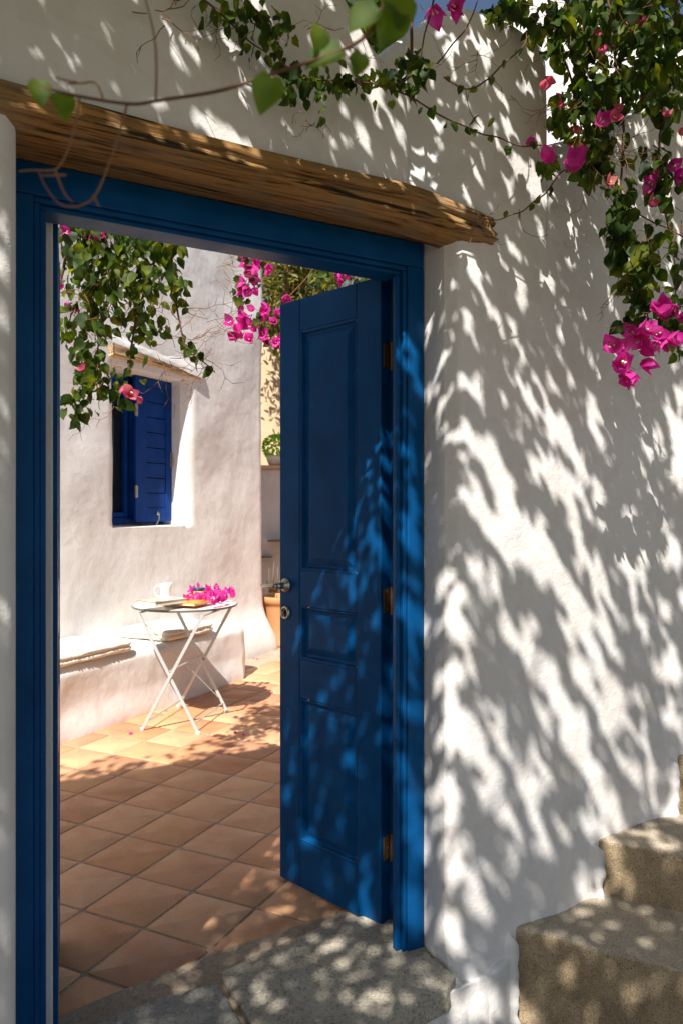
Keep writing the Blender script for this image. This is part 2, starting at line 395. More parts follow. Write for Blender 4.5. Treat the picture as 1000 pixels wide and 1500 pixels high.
# frame posts with a stepped moulding towards the opening
for u0, s in ((UR - .004, -1), (-1.178, 1)):
    bm = bmesh.new(); q_ = .012 if s < 0 else 0; dp = .046 if s < 0 else .112
    a, b = sorted((u0, u0 + s * (.070 - q_))); box(bm, a, b, 0.0, dp, -.02, 2.0775, .003)
    a, b = sorted((u0 + s * (.0705 - q_), u0 + s * (.084 - q_))); box(bm, a, b, .006, dp - .003, -.02, 2.0635, .003)
    a, b = sorted((u0 + s * (.0845 - q_), u0 + s * (.1 - q_))); box(bm, a, b, .018, dp - .006, -.02, 2.052, .003)
    under(obj('frame_post', bm, M_BLUE), gate)
bm = bmesh.new()
box(bm, -1.178, UR - .004, 0.0005, .1125, 2.078, 2.154, .004); box(bm, -1.108, -.062, .0065, .1085, 2.064, 2.0775, .004); box(bm, -1.094, -.076, .0185, .1005, 2.0525, 2.0635, .003)
under(obj('frame_head', bm, M_BLUE), gate)

bm = bmesh.new(); box(bm, -.012, -.002, .0475, .27, -.02, 2.125, .002); under(obj('gap_cover', bm, M_BLUE), gate)  # added blue strip that darkens the open gap beside the right leaf
LW, LT = .488, .045
def door_leaf(hx, hn, ang, handed, with_handle):
    """x runs from the hinge edge to the free edge; the street face is at y = 0, the other at y = LT * handed."""
    root_m = Matrix.Translation((hx, hn, 0)) @ Matrix.Rotation(ang, 4, 'Z')
    s = handed; bm = bmesh.new(); ya, yb = sorted((0, LT * s)); z0, z1 = .012, 2.092; st = .106
    box(bm, 0, st, ya, yb, z0, z1, .003); box(bm, LW - st, LW, ya, yb, z0, z1, .003)
    rails = [(z0, .175), (.68, .817), (1.005, 1.133), (1.98, z1)]
    for a, b in rails: box(bm, st + .0008, LW - st - .0008, ya + .0006, yb - .0006, a, b, .0025)
    leaf = obj('door_leaf', bm, M_BLUE); leaf.matrix_world = root_m
    under(leaf, gate)
    for a, b in ((.175, .68), (.817, 1.005), (1.133, 1.98)):
        bm = bmesh.new(); x0, x1 = st, LW - st
        for side in (0, 1):
            f = 0 if side == 0 else LT * s; sg = s if side == 0 else -s      # sg points into the wood
            def ring(inset, depth): return [bm.verts.new((x, f + sg * depth, z)) for x, z in ((x0 + inset, a + inset), (x1 - inset, a + inset), (x1 - inset, b - inset), (x0 + inset, b - inset))]
            rs = [ring(.0012, .001), ring(.006, .001), ring(.010, .005), ring(.013, .014), ring(.021, .0155), ring(.046, .0065), ring(.050, .006)]
            for p, q in zip(rs, rs[1:]):
                for k in range(4): bm.faces.new((p[k], p[(k + 1) % 4], q[(k + 1) % 4], q[k]))
            bm.faces.new(rs[-1])
        obj('panel', bm, M_BLUE, leaf)
    for z in ((.26, 1.054, 1.84) if with_handle else ()):       # hinges on the hinge edge
        bm = bmesh.new(); cy = LT * s * .5
        box(bm, -.0035, .0005, cy - .012, cy + .012, z - .038, z + .038, .001)
        tube(bm, [(-.008, cy + .020 * s, z - .045), (-.008, cy + .020 * s, z + .045)], .0065, n=10)
        for dz in (-.028, .0, .028): tube(bm, [(-.0055, cy - .004, z + dz), (-.0034, cy - .004, z + dz)], .004, n=8)
        obj('hinge', bm, M_BRASS, leaf)
    if with_handle:
        hxp = LW - .034; f = -s * .001
        bm = bmesh.new(); Mx = Matrix.Translation((hxp, 0, 1.074)) @ Matrix.Rotation(R(90) * s, 4, 'X')
        lathe(bm, [(.026, 0), (.026, .004), (.022, .009), (.014, .011), (.012, .03), (.011, .045)], n=28, M=Mx)
        tube(bm, [(hxp - .004, -s * .044, 1.074), (hxp + .012, -s * .048, 1.074), (hxp + .035, -s * .050, 1.072), (hxp + .062, -s * .050, 1.071), (hxp + .078, -s * .047, 1.070)], .0095, .0065, 12)
        obj('door_handle', bm, M_METAL, leaf, True)
        bm = bmesh.new(); Mx = Matrix.Translation((hxp, 0, .975)) @ Matrix.Rotation(R(90) * s, 4, 'X')
        lathe(bm, [(.025, 0), (.025, .004), (.021, .009), (.017, .009), (.015, .004)], n=28, M=Mx)
        obj('keyhole_plate', bm, M_METAL, leaf, True)
        bm = bmesh.new(); lathe(bm, [(.0075, 0), (.0075, .0055)], n=14, M=Mx)
        box(bm, hxp - .0035, hxp + .0035, min(-s * .0054, 0), max(-s * .0054, 0), .959, .972)
        obj('keyhole', bm, M_BLACK, leaf)
    return leaf
# right leaf: hinge corner (-.054, .163), pointing (-.279, .960)
ldr = door_leaf(-.054, .163, math.atan2(.960, -.279), -1, True)
ldl = door_leaf(-1.032, .145, math.atan2(.985, .17), 1, False)

# ------------------------------------------------------------------ ground, patio, threshold
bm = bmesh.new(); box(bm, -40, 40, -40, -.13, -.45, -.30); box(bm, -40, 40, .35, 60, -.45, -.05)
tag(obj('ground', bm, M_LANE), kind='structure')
floor = empty('patio_floor'); floor['kind'] = 'structure'
bm = bmesh.new(); box(bm, -4, 6, -.02, 14, -.049, -.0035); bed = obj('grout_bed', bm, M_GROUT, floor)
TA = R(35.1); PIT = .2605; TD = Vector((math.cos(TA), math.sin(TA), 0)); TB = Vector((math.sin(TA), -math.cos(TA), 0))
node = at(210.8, 1360.8, 2.436); node.z = 0
tile_meshes = []
for kv in range(4):
    bm = bmesh.new(); h = PIT / 2 - .0045; e = [Vector((-h, -h, 0)), Vector((h, -h, 0)), Vector((h, h, 0)), Vector((-h, h, 0))]
    ring = []
    for i in range(4):
        a, b = e[i], e[(i + 1) % 4]
        for t in (.03, .35, .65, .97): p = a.lerp(b, t); ring.append(p * (1 + random.uniform(-.006, .004)))
    lo = [bm.verts.new((p.x, p.y, -.012)) for p in ring]; hi = [bm.verts.new((p.x, p.y, -.002)) for p in ring]
    tp = [bm.verts.new((p.x * .975, p.y * .975, random.uniform(-.0006, .0002))) for p in ring]; c = bm.verts.new((0, 0, .0008))
    for k in range(16):
        q = (k + 1) % 16; bm.faces.new((lo[k], lo[q], hi[q], hi[k])); bm.faces.new((hi[k], hi[q], tp[q], tp[k])); bm.faces.new((tp[k], tp[q], c))
    bmesh.ops.recalc_face_normals(bm, faces=bm.faces)
    me = bpy.data.meshes.new('tile'); bm.to_mesh(me); bm.free(); me.materials.append(M_TILE); me.polygons.foreach_set('use_smooth', [True] * len(me.polygons)); tile_meshes.append(me)
rest = []; ntile = 0
for i in range(-30, 60):
    for j in range(-40, 40):
        p = node + TD * ((i + .5) * PIT) + TB * ((j + .5) * PIT)
        if p.y < .02 or p.x < -3.6 or p.x > 5 or p.y > 9.5: continue
        x, y, d = to_px(p)
        hq = (p - Vector((.2, 3.27, 0))).dot(Vector((-.5736, .8192, 0))); hs = (p - Vector((.2, 3.27, 0))).dot(Vector((.8192, .5736, 0)))
        if hq > .2 and hs < 2.0: continue
        if d > 1.5 and 20 < x < 600 and y < 1540 and d < 8.4:
            o = bpy.data.objects.new('tile', random.choice(tile_meshes)); C.objects.link(o); o.parent = floor; ntile += 1
            o.location = p + Vector((0, 0, random.uniform(-.0008, .001))); o.rotation_euler = (random.uniform(-.003, .003), random.uniform(-.003, .003), TA + random.choice((0, 1, 2, 3)) * PI / 2 + random.uniform(-.004, .004))
        else: rest.append(p)
print('tiles', ntile)
bm = bmesh.new()
for p in rest:
    Mx = Matrix.Translation(p) @ Matrix.Rotation(TA, 4, 'Z'); h = PIT / 2 - .0045; box(bm, -h, h, -h, h, -.012, 0, 0, Mx)
o = obj('outer_tiles', bm, M_TILE, floor); o['kind'] = 'stuff'

def gp(x, y, z=0.0): p = on_z(x, y, z); return (p.x, p.y)
bm = bmesh.new()    # earth-brown mortar strip under and behind the stones
prism(bm, [gp(60, 1506, .0), gp(150, 1466), gp(330, 1394), gp(498, 1340), (-.01, .27), (.0, -.1), (-1.165, -.16)][::1], -.25, .0065, .05, .0016, seed=3)
tag(obj('threshold_bed', bm, M_GROUT), kind='structure')
STZ = .024
s1 = [gp(60, 1552, STZ), gp(150, 1490, STZ), gp(235, 1462, STZ), gp(318, 1438, STZ), gp(332, 1462, STZ), gp(352, 1500, STZ), gp(372, 1545, STZ), gp(330, 1620, STZ), gp(100, 1700, STZ)]
s2 = [gp(322, 1424, STZ), gp(372, 1400, STZ), gp(440, 1372, STZ), gp(500, 1345, STZ), (.0, .22), (.015, .10), gp(632, 1402, STZ), gp(668, 1430, STZ), gp(655, 1446, STZ), gp(606, 1470, STZ), gp(555, 1500, STZ), gp(480, 1535, STZ), gp(408, 1560, STZ), gp(372, 1508, STZ), gp(345, 1462, STZ)]
for i, (poly, lab) in enumerate(((s2, 'flat grey threshold stone under the right gate post'), (s1, 'paler threshold stone in the left corner of the gateway'))):
    bm = bmesh.new(); prism(bm, poly, -.05, STZ, .03, .004, .007, seed=i * 5); tag(obj('threshold_stone', bm, M_SLATE if i == 0 else gritty('pale_schist', (.34, .32, .28), (.46, .43, .38), (.6, .57, .52), 110, .85), sm=True), lab, 'stone')
# white plaster apron in front of the threshold
bm = bmesh.new(); prism(bm, [(-1.4, -.205), (-.178, -.19), (.02, -.178), (.15, -.165), (.25, -.13), (.2, -.05), (-1.4, -.05)], -.35, -.004, .03, .007, .012, seed=2)
tag(obj('threshold_apron', bm, M_PLASTER, gate_wall, True))

# ------------------------------------------------------------------ stone steps
ED = Vector((.547, -.837, 0)).normalized()
stairs = empty('stone_steps', (.22, -.14, -.3)); tag(stairs, 'brown gritty cement steps climbing along the white wall', 'steps')
cor = [(.2156, .071), (.5953, .258), (.985, .473), (1.42, .68)]
for i, (u, z) in enumerate(cor):
    bm = bmesh.new(); a = Vector((u, wall_n(u) + .05, 0)); a2 = a - ED * .05
    nu = cor[i + 1][0] + .15 if i + 1 < len(cor) else 2.6
    b = Vector((nu, wall_n(nu) + .06, 0))
    poly = [a2, a2 + ED * 1.5, b + ED * 1.5, b]
    prism(bm, [(p.x, p.y) for p in poly], -.30 if i == 0 else cor[i - 1][1] - .03, z, .028, .0085, .011, seed=i * 3.3)
    o = obj('step', bm, M_STEP, sm=True); under(o, stairs)

for k, (u, z) in enumerate(cor[:3]):
    zb = -.2 if k == 0 else cor[k - 1][1]; vs, fs = [], []; N = 26
    for i in range(N + 1):
        zz = zb + (z - zb) * i / N; wj = .012 + .010 * noise.noise(Vector((k * 7, zz * 22, 1)))
        tp_ = smooth(0, .03, z - zz)
        for j, (du, dn) in enumerate(((-.03, .02), (-.012, .004 - .008 * tp_), (0, .004 - .016 * tp_), (wj * tp_, .004 - (.016 + wj * 1.5) * tp_), (wj * tp_ + .004, .014))):
            vs.append((u + du, wall_n(u) + dn + (.004 * noise.noise(Vector((j, zz * 30, k))) if j else 0) - .045 * smooth(.12, -.10, zz) * smooth(.22, .06, u), zz))
    for i in range(N):
        for j in range(4): a = i * 5 + j; fs.append((a, a + 1, a + 6, a + 5))
    from_data('whitewash_edge', vs, fs, M_PLASTER, gate_wall)

# ------------------------------------------------------------------ the house
HA = R(33.7); HD = Vector((math.cos(HA), math.sin(HA), 0)); HQ = Vector((-math.sin(HA), math.cos(HA), 0)); HO = Vector((.2, 3.27, 0))
WQ = .55
def hpt(s, q, z): return HO + HD * s + HQ * q + Vector((0, 0, z))
def h_of_px(x, y, q):       # (s, z) of a pixel on the plane q
    r = at(x, y, 1) - CAM; t = ((HO + HQ * q) - CAM).dot(HQ) / r.dot(HQ); p = CAM + r * t
    return (p - HO).dot(HD), p.z
WS0 = h_of_px(165, 600, WQ)[0]; WS1 = h_of_px(273, 600, WQ)[0]; WZ0 = h_of_px(215, 772, WQ)[1]; WZ1 = h_of_px(200, 540, WQ)[1]; SEND = h_of_px(389, 800, WQ)[0]
print('window', WS0, WS1, WZ0, WZ1, 'end', SEND, 'bench', h_of_px(368, 985, 0))
house = empty('whitewashed_house', hpt(0, WQ, 0), HA); tag(house, 'whitewashed house with blue shuttered window at the back of the patio', 'house')
def hd(s, z):
    return (noise.noise(Vector((s * 1.6, 2.2, z * 1.5))) * .026 + noise.noise(Vector((s * 4, 5, z * 4))) * .0050 + noise.noise(Vector((s * 12, 9, z * 12))) * .0011 + noise.noise(Vector((s * 40, 9, z * 40))) * .0005)
def house_y(s, z):      # local y of the wall face (negative = towards the patio)
    y = hd(s, z) - .10 * smooth(.45, 0, z) - .05 * smooth(.6, 0, z)
    e = SEND - s                       # rounded outer corner
    r = .10
    if e < r: y += r - math.sqrt(max(0, r * r - (r - max(0, e)) ** 2))
    if WZ0 < z < WZ1 + .02:            # soft edges round the window
        for ed, w in ((s - WS1, .12), (WS0 - s, .05)):
            if 0 <= ed < w: y += .07 * (1 - ed / w) ** 2 * (1 if w > .1 else .12)
    return y
def house_sheet(s0, s1, z0, z1, step=.022):
    vs, fs = [], []; ns = max(2, int((s1 - s0) / step)); nz = max(2, int((z1 - z0) / step))
    for i in range(ns + 1):
        for k in range(nz + 1):
            s = s0 + (s1 - s0) * i / ns; z = z0 + (z1 - z0) * k / nz; ss = s
            if abs(s - SEND) < .12: ss = s + .10 * smooth(.35, -.02, z) * smooth(.12, 0, abs(s - SEND)) + .012 * noise.noise(Vector((0, z * 2, 1)))
            vs.append((ss, house_y(s, z), z))
    for i in range(ns):
        for k in range(nz): a = i * (nz + 1) + k; fs.append((a, a + nz + 1, a + nz + 2, a + 1))
    return vs, fs
parts_v, parts_f = [], []
for a in ((-3.6, WS0, -.05, 4.4), (WS1, SEND, -.05, 4.4), (WS0, WS1, -.05, WZ0), (WS0, WS1, WZ1, 4.4)):
    v_, f_ = house_sheet(*a, step=.022); off = len(parts_v); parts_v += v_; parts_f += [tuple(i + off for i in f) for f in f_]
from_data('wall', parts_v, parts_f, M_HOUSE, house)
RD = .30
vs, fs = [], []       # reveal of the window: a tube of four sides, softly rounded
ringN = 80
def rect(t):
    W_, H_ = WS1 - WS0, WZ1 - WZ0; L = 2 * (W_ + H_); d = t * L
    if d < W_: return WS0 + d, WZ0
    d -= W_
    if d < H_: return WS1, WZ0 + d
    d -= H_
    if d < W_: return WS1 - d, WZ1
    d -= W_; return WS0, WZ1 - d
tt = sorted(set([i / ringN for i in range(ringN)] + [(WS1 - WS0) / (2 * (WS1 - WS0 + WZ1 - WZ0)), .5, .5 + (WS1 - WS0) / (2 * (WS1 - WS0 + WZ1 - WZ0))]))
for t in tt:
    s, z = rect(t)
    for j in range(6):
        k = j / 5; cs, cz = (WS0 + WS1) / 2, (WZ0 + WZ1) / 2; sh = 1 - .012 * k
        vs.append((cs + (s - cs) * sh, house_y(s, z) + .0 + (RD - house_y(s, z)) * k, cz + (z - cz) * (1 - .02 * k)))
T = len(tt)
for i in range(T):
    for j in range(5): a = i * 6 + j; b = ((i + 1) % T) * 6 + j; fs.append((a, b, b + 1, a + 1))
from_data('window_reveal', vs, fs, M_HOUSE, house)
bm = bmesh.new(); box(bm, -3.6, SEND - .03, .30, .36, -.05, 4.4); box(bm, SEND - .03, SEND + .005, .08, 4.5, -.05, 4.4, .01); obj('side_wall', bm, M_HOUSE, house)
bm = bmesh.new(); box(bm, -3.6, SEND, .0, 4.5, 4.4, 4.5, .03); obj('roof', bm, M_HOUSE, house)
# window
def hl(x, y, q): s, z = h_of_px(x, y, WQ + q); return s, z
wf = bmesh.new(); q = .235
fs0, fs1, fz0, fz1 = WS0 - .01, WS1 + .0, WZ0 + .02, WZ1 - .02
box(wf, fs0, fs0 + .05, q, q + .055, fz0, fz1, .003); box(wf, fs1 - .07, fs1 - .01, q, q + .055, fz0, fz1, .003)
box(wf, fs0 + .0505, fs1 - .0705, q, q + .055, fz0, fz0 + .055, .003); box(wf, fs0 + .0505, fs1 - .0705, q, q + .055, fz1 - .055, fz1, .003)
win = obj('window', wf, M_SHUTTER, house)
mid = (fs0 + fs1) / 2
bm = bmesh.new(); box(bm, fs0 + .05, fs1 - .07, q + .03, q + .036, fz0 + .055, fz1 - .055); obj('pane', bm, M_GLASS, win)
bm = bmesh.new()
for a in (fs0 + .052, hl(181, 700, q)[0]):
    b2 = bmesh.new(); box(b2, a, a + .035, q - .012, q + .025, fz0 + .058, fz1 - .058, .003); obj('sash_stile', b2, M_SHUTTER, win)
a0, a1 = fs0 + .0875, hl(181, 700, q)[0] - .0005
for z in (fz0 + .058, fz0 + .25 * 0 + (fz0 + fz1) / 2 + .22, fz1 - .093): box(bm, a0, a1, q - .011, q + .024, z, z + .035, .003)
sash = obj('sash_rail', bm, M_SHUTTER, win)
bm = bmesh.new(); a = hl(189, 700, q)[0]; box(bm, a, a + .06, q - .03, q + .02, fz0 + .057, fz1 - .057, .004); obj('mullion', bm, M_SHUTTER, win)
# shutter leaf, folded forward on its hinges, with level boards
SH0 = hl(199, 700, .15); SH1 = hl(258, 700, .15); shz0 = hl(230, 764, .15)[1]; shz1 = hl(230, 556, .15)[1]
sw = SH1[0] - SH0[0]
bm = bmesh.new(); st = sw * .26
box(bm, 0, st, 0, .032, shz0, shz1, .003); box(bm, sw - st, sw, 0, .032, shz0, shz1, .003)
sub0, sub1 = shz0 + .11, shz1 - .07
box(bm, st + .0005, sw - st - .0005, .0005, .0315, shz0, sub0, .003); box(bm, st + .0005, sw - st - .0005, .0005, .0315, sub1, shz1, .003)
sh = obj('shutter', bm, M_SHUTTER, house); sh.location = (SH0[0], .15, 0)
nb = 8
for k in range(nb):
    bm = bmesh.new(); z = sub0 + (sub1 - sub0) * k / nb; zz = sub0 + (sub1 - sub0) * (k + 1) / nb
    box(bm, st + .001, sw - st - .001, .006, .024, z + .003, zz - .003, .004); obj('slat', bm, M_SHUTTER, sh)
bm = bmesh.new(); zc = hl(247, 673, .15)[1]
box(bm, sw - st * .62, sw - st * .38, -.006, .0, zc - .06, zc + .06, .002)
for dz in (-.04, .0, .04): tube(bm, [(sw - st * .5, -.014, zc + dz - .014), (sw - st * .5, -.018, zc + dz), (sw - st * .5, -.014, zc + dz + .014)], .008, n=8)
obj('latch', bm, M_METAL, sh)
for yy in (600, 720):
    bm = bmesh.new(); zc = hl(197, yy, .15)[1]; box(bm, -.014, .018, -.008, -.001, zc - .045, zc + .045, .002); tube(bm, [(-.006, -.010, zc - .05), (-.006, -.010, zc + .05)], .007, n=8)
    obj('hinge', bm, M_METAL, sh)
bm = bmesh.new(); zc = hl(231, 752, .15)[1]; tube(bm, [(sw * .52, -.004, zc), (sw * .52, -.02, zc), (sw * .44, -.05, zc - .05), (sw * .32, -.06, zc - .105)], .004, n=8)
lathe(bm, [(.014, 0), (.014, .006), (.008, .010)], n=16, M=Matrix.Translation((sw * .52, 0, zc)) @ Matrix.Rotation(R(90), 4, 'X'))
obj('hook', bm, M_METAL, sh)
# driftwood lintel over the window
vs, fs = [], []; L0, L1 = WS0 - .03, WS1 + .17; N = 60
for i in range(N + 1):
    t = i / N; s = L0 + (L1 - L0) * t; th = .085 * (1 - .8 * t ** 1.5); zc = WZ1 + .055 - .02 * t
    for k in range(14):
        a = k / 13; yy = -.034 * (1 - .5 * t) + .30 * max(0, a - .4) / .6; zz = zc + th * (1 - a / .4) - .0 if a < .4 else zc - .035 * math.sin((a - .4) / .6 * PI * .5)
        nn = noise.noise(Vector((s * 3, k * .9, 1))) * .010 + noise.noise(Vector((s * 11, k * 1.9, 1))) * .004
        vs.append((s, yy + nn, zz + nn))
for i in range(N):
    for k in range(13): a = i * 14 + k; fs.append((a, a + 1, a + 15, a + 14))
fs.append(tuple(range(14))); fs.append(tuple(range(N * 14 + 13, N * 14 - 1, -1)))
from_data('window_beam', vs, fs, M_WOOD2, house)
# plaster hood over the beam
vs, fs = [], []
for i in range(N + 1):
    t = i / N; s = L0 - .0 + (L1 - L0 + .02) * t; th = .085 * (1 - .8 * t ** 1.5)
    for k in range(10):
        a = k / 9; zb = WZ1 + .05 - .02 * t + th
        vs.append((s, house_y(s, 3.2) - (.036 * (1 - .5 * t)) * (math.cos(a * PI / 2)) ** 1.2 + .004 * noise.noise(Vector((s * 8, k * .5, 0))), zb - .006 + .13 * a))
for i in range(N):
    for k in range(9): a = i * 10 + k; fs.append((a, a + 10, a + 11, a + 1))
from_data('plaster_hood', vs, fs, M_HOUSE, house)

# masonry bench against the house
bench = empty('masonry_bench', hpt(0, 0, 0), HA); tag(bench, 'built-in whitewashed masonry bench along the house wall', 'bench')
BE = h_of_px(369, 985, 0)[0]; BZ = .42
def bench_path():
    pts = []; r = .16
    for s in np.arange(-3.2, BE - r, .03): pts.append((s, 0.0, 0, -1))
    for k in range(13): a = k / 12 * PI / 2; pts.append((BE - r + r * math.sin(a), r - r * math.cos(a), math.sin(a), -math.cos(a)))
    for y in np.arange(r + .04, .70, .04): pts.append((BE, y, 1, 0))
    return pts
bp = bench_path(); prof = []
for z in np.linspace(-.02, BZ - .06, 18): prof.append((0, z))
for k in range(1, 8): a = k / 7 * PI / 2; prof.append((.06 - .06 * math.cos(a), BZ - .06 + .06 * math.sin(a)))
for i_ in (.12, .2, .3, .42, .56): prof.append((i_, BZ))
vs, fs = [], []
for (s, y, nx, ny) in bp:
    for (ins, z) in prof:
        ins2 = min(ins, .56)
        px_, py_ = (s, y + ins2) if nx == 0 else ((s - nx * ins2, y - ny * ins2) if ins2 <= .12 else (min(s - nx * .12, BE - .12) - (ins2 - .12) * nx * .6, y - ny * .12 + (ins2 - .12) * (-ny) ))
        dd = noise.noise(Vector((s * 2.3 + y, 1, z * 3))) * .014 + noise.noise(Vector((s * 9 + y * 9, 4, z * 9))) * .003 + noise.noise(Vector((s * 30 + y * 30, 4, z * 30))) * .0008
        vs.append((px_ + nx * dd, py_ + ny * dd - (0 if nx else .03 * smooth(.2, 0, z)), z + (dd * .5 if ins > .03 else 0)))
P = len(prof)
for i in range(len(bp) - 1):
    for k in range(P - 1): a = i * P + k; fs.append((a, a + P, a + P + 1, a + 1))
from_data('bench_body', vs, fs, M_HOUSE, bench)
bm = bmesh.new(); box(bm, -3.2, BE - .10, .10, .72, 0, BZ - .006); obj('bench_core', bm, M_HOUSE, bench)

# cushions
def cushion(name, label, loc, rz, L, W, H, tilt=0, seed=0):
    n = 220; rc = .05; per = []
    segs = [(L / 2 - rc, W / 2 - rc, 0), (-(L / 2 - rc), W / 2 - rc, 90), (-(L / 2 - rc), -(W / 2 - rc), 180), (L / 2 - rc, -(W / 2 - rc), 270)]
    raw = []
    for i, (cx, cy, a0) in enumerate(segs):
        for k in range(9): a = R(a0 + 90 * k / 8); raw.append(Vector((cx + rc * math.cos(a), cy + rc * math.sin(a), 0)))
    raw.append(raw[0]); acc = [0]
    for a, b in zip(raw, raw[1:]): acc.append(acc[-1] + (b - a).length)
    for i in range(n):
        d = acc[-1] * i / n; j = max(k for k in range(len(acc) - 1) if acc[k] <= d + 1e-9); t = (d - acc[j]) / max(1e-6, acc[j + 1] - acc[j]); per.append((raw[j].lerp(raw[j + 1], t), d))
    vs, fs, rings = [], [], 0
    def add(fn):
        nonlocal rings
        for p, d in per: vs.append(fn(p, d))
        rings += 1
    for sc in (.05, .3, .5, .68, .82, .91, .96):
        def f(p, d, sc=sc):
            q = p * sc; tuft = 0
            for tx in (-.25, .25):
                for ty in (-.25, .25): tuft += math.exp(-((q.x - tx * L) ** 2 + (q.y - ty * W) ** 2) / .0025)
            return (q.x, q.y, H * (1 - .10 * sc ** 4) + .010 * (1 - sc ** 2) - .022 * tuft + .004 * noise.noise(Vector((q.x * 12, q.y * 12, seed))))
        add(f)
    for k in range(17):                     # three stitched rolls down the side
        a = k / 16; z = H * (.93 - .90 * a); roll = abs(math.sin(a * PI * 2)) ** .55
        def f(p, d, z=z, roll=roll, a=a):
            lump = .5 + .35 * math.cos(d / .026 * 2 * PI + 5 * noise.noise(Vector((d * 9, a * 3, seed)))) + .3 * noise.noise(Vector((d * 16, a * 5, seed)))
            o_ = .002 + roll * (.012 + .012 * max(0, lump) * (1 + .6 * noise.noise(Vector((d * 20, a * 4, seed))))); nn = p.normalized()
            return (p.x + nn.x * (o_ - .012), p.y + nn.y * (o_ - .012), z + .006 * noise.noise(Vector((d * 7, a, seed))) - .006 * smooth(.2, 0, a) * lump)
        add(f)
    for i in range(rings - 1):
        for k in range(n): q = (k + 1) % n; fs.append((i * n + k, (i + 1) * n + k, (i + 1) * n + q, i * n + q))
    fs.append(tuple(range(n))); fs.append(tuple(range(rings * n - 1, (rings - 1) * n - 1, -1)))
    o = from_data(name, vs, fs, M_CLOTH); o.location = loc; o.rotation_euler = (tilt, 0, rz); return o
c1a = h_of_px(98, 968, .02)[0]; c1b = h_of_px(192, 945, .02)[0]
c2a = h_of_px(246, 925, .02)[0]; c2b = h_of_px(311, 905, .02)[0]
print('cush', c1a, c1b, c2a, c2b)
o = cushion('cushion', '', hpt((c1a + c1b) / 2 - .1, .25, BZ + .004), HA, c1b - c1a + .2, .50, .075, R(-1), 1); tag(o, 'cream stitched seat cushion at the near end of the bench', 'cushion', 'cream bench cushions')
o = cushion('cushion', '', hpt((c2a + c2b) / 2, .25, BZ + .004), HA - R(2), c2b - c2a, .50, .075, R(-1), 5); tag(o, 'cream stitched seat cushion on the bench behind the bistro table', 'cushion', 'cream bench cushions')

# ------------------------------------------------------------------ bistro table and what stands on it
F1, F2, F3, F4 = (on_z(*p) for p in ((209, 1070), (290, 1076), (332, 1043.6), (262, 1036.6)))
ctr = (F1 + F2 + F3 + F4) / 4; ctr.z = 0; TZ = .735
table = empty('bistro_table', ctr); tag(table, 'round white bistro table with crossed folding metal legs', 'table')
def L_(p): return p - ctr
d12 = (F2 - F1).normalized(); mA = (F1 + F2) / 2; mB = (F3 + F4) / 2
z0 = Vector((0, 0, .008)); zt = Vector((0, 0, TZ - .02))
tops = {'A0': mA - d12 * .215 + zt, 'A1': mA + d12 * .215 + zt, 'B0': mB - d12 * .215 + zt + (mA - mB) * .0, 'B1': mB + d12 * .215 + zt}
tc = L_(at(271.5, 886, 4.90)); tc.z = 0
shiftn = Vector((0, 0, 0))
for a, b, sd in ((tops['A0'], F2 + z0, 1), (tops['A1'], F1 + z0, -1), (tops['B0'], F3 + z0, 1), (tops['B1'], F4 + z0, -1)):
    bm = bmesh.new(); nrm = (mB - mA).normalized() * .004 * sd; bar(bm, L_(a) + nrm, L_(b) + nrm, .019, .007, d12); obj('leg', bm, M_LEG, table)
bm = bmesh.new()
for a, b, r in ((tops['A0'], tops['B0'], .006), (tops['A1'], tops['B1'], .006)): tube(bm, [L_(a) - Vector((0, 0, .005)), L_(b) - Vector((0, 0, .005))], r, n=8)
obj('top_rail', bm, M_LEG, table)
for a, b, r in (((F1 + F2) / 2 + Vector((0, 0, .37)), (F3 + F4) / 2 + Vector((0, 0, .37)), .005), (F1.lerp(tops['A1'], .07) + z0, F4.lerp(tops['B1'], .07) + z0, .005), (F2.lerp(tops['A0'], .07) + z0, F3.lerp(tops['B0'], .07) + z0, .005), (tops['A0'] - Vector((0, 0, .02)), F3.lerp(tops['B0'], .12), .003)):
    bm = bmesh.new(); tube(bm, [L_(a), L_(b)], r, n=8); obj('stretcher', bm, M_LEG, table)
for p in (F1, F2, F3, F4):
    bm = bmesh.new(); box(bm, -.012, .012, -.008, .008, 0, .018, .003, Matrix.Translation(L_(p))); obj('foot', bm, M_TOP, table)
bm = bmesh.new(); TR = .335
lathe(bm, [(.02, TZ - .004), (TR - .006, TZ - .004), (TR - .005, TZ), (TR - .012, TZ + .0015), (.02, TZ + .0015)], c=tc, n=72); obj('tabletop', bm, M_TOP, table)
bm = bmesh.new(); lathe(bm, [(TR - .03, TZ - .012), (TR - .002, TZ - .013), (TR, TZ - .010), (TR, TZ - .001), (TR - .0045, TZ + .0005), (TR - .03, TZ - .0045)], c=tc, n=72); obj('rim', bm, M_RIM, table)
tz = TZ + .002
def onT(x, y, z=tz): return on_z(x, y, z)
def book(px, rz, w_, l_, h_, z, cov, label):
    p = onT(*px, z); e = empty('book', p, rz); tag(e, label, 'book')
    bm = bmesh.new(); box(bm, -w_ / 2, w_ / 2, -l_ / 2, l_ / 2, h_ - .0022, h_, .0008); box(bm, -w_ / 2, w_ / 2, -l_ / 2, l_ / 2, 0, .0022, .0008); box(bm, -w_ / 2 - .001, -w_ / 2 + .0018, -l_ / 2, l_ / 2, .0005, h_ - .0005, .0008); obj('cover', bm, cov, e)
    bm = bmesh.new(); box(bm, -w_ / 2 + .003, w_ / 2 - .004, -l_ / 2 + .004, l_ / 2 - .004, .0025, h_ - .0025); obj('pages', bm, M_PAGES, e)
book((270, 886), R(-62), .17, .24, .018, tz, M_COVER_R, 'dark red book lying under the orange book on the table')
book((284, 884), R(-52), .17, .24, .016, tz + .0185, M_COVER_O, 'orange covered book next to the pink flowers on the table')
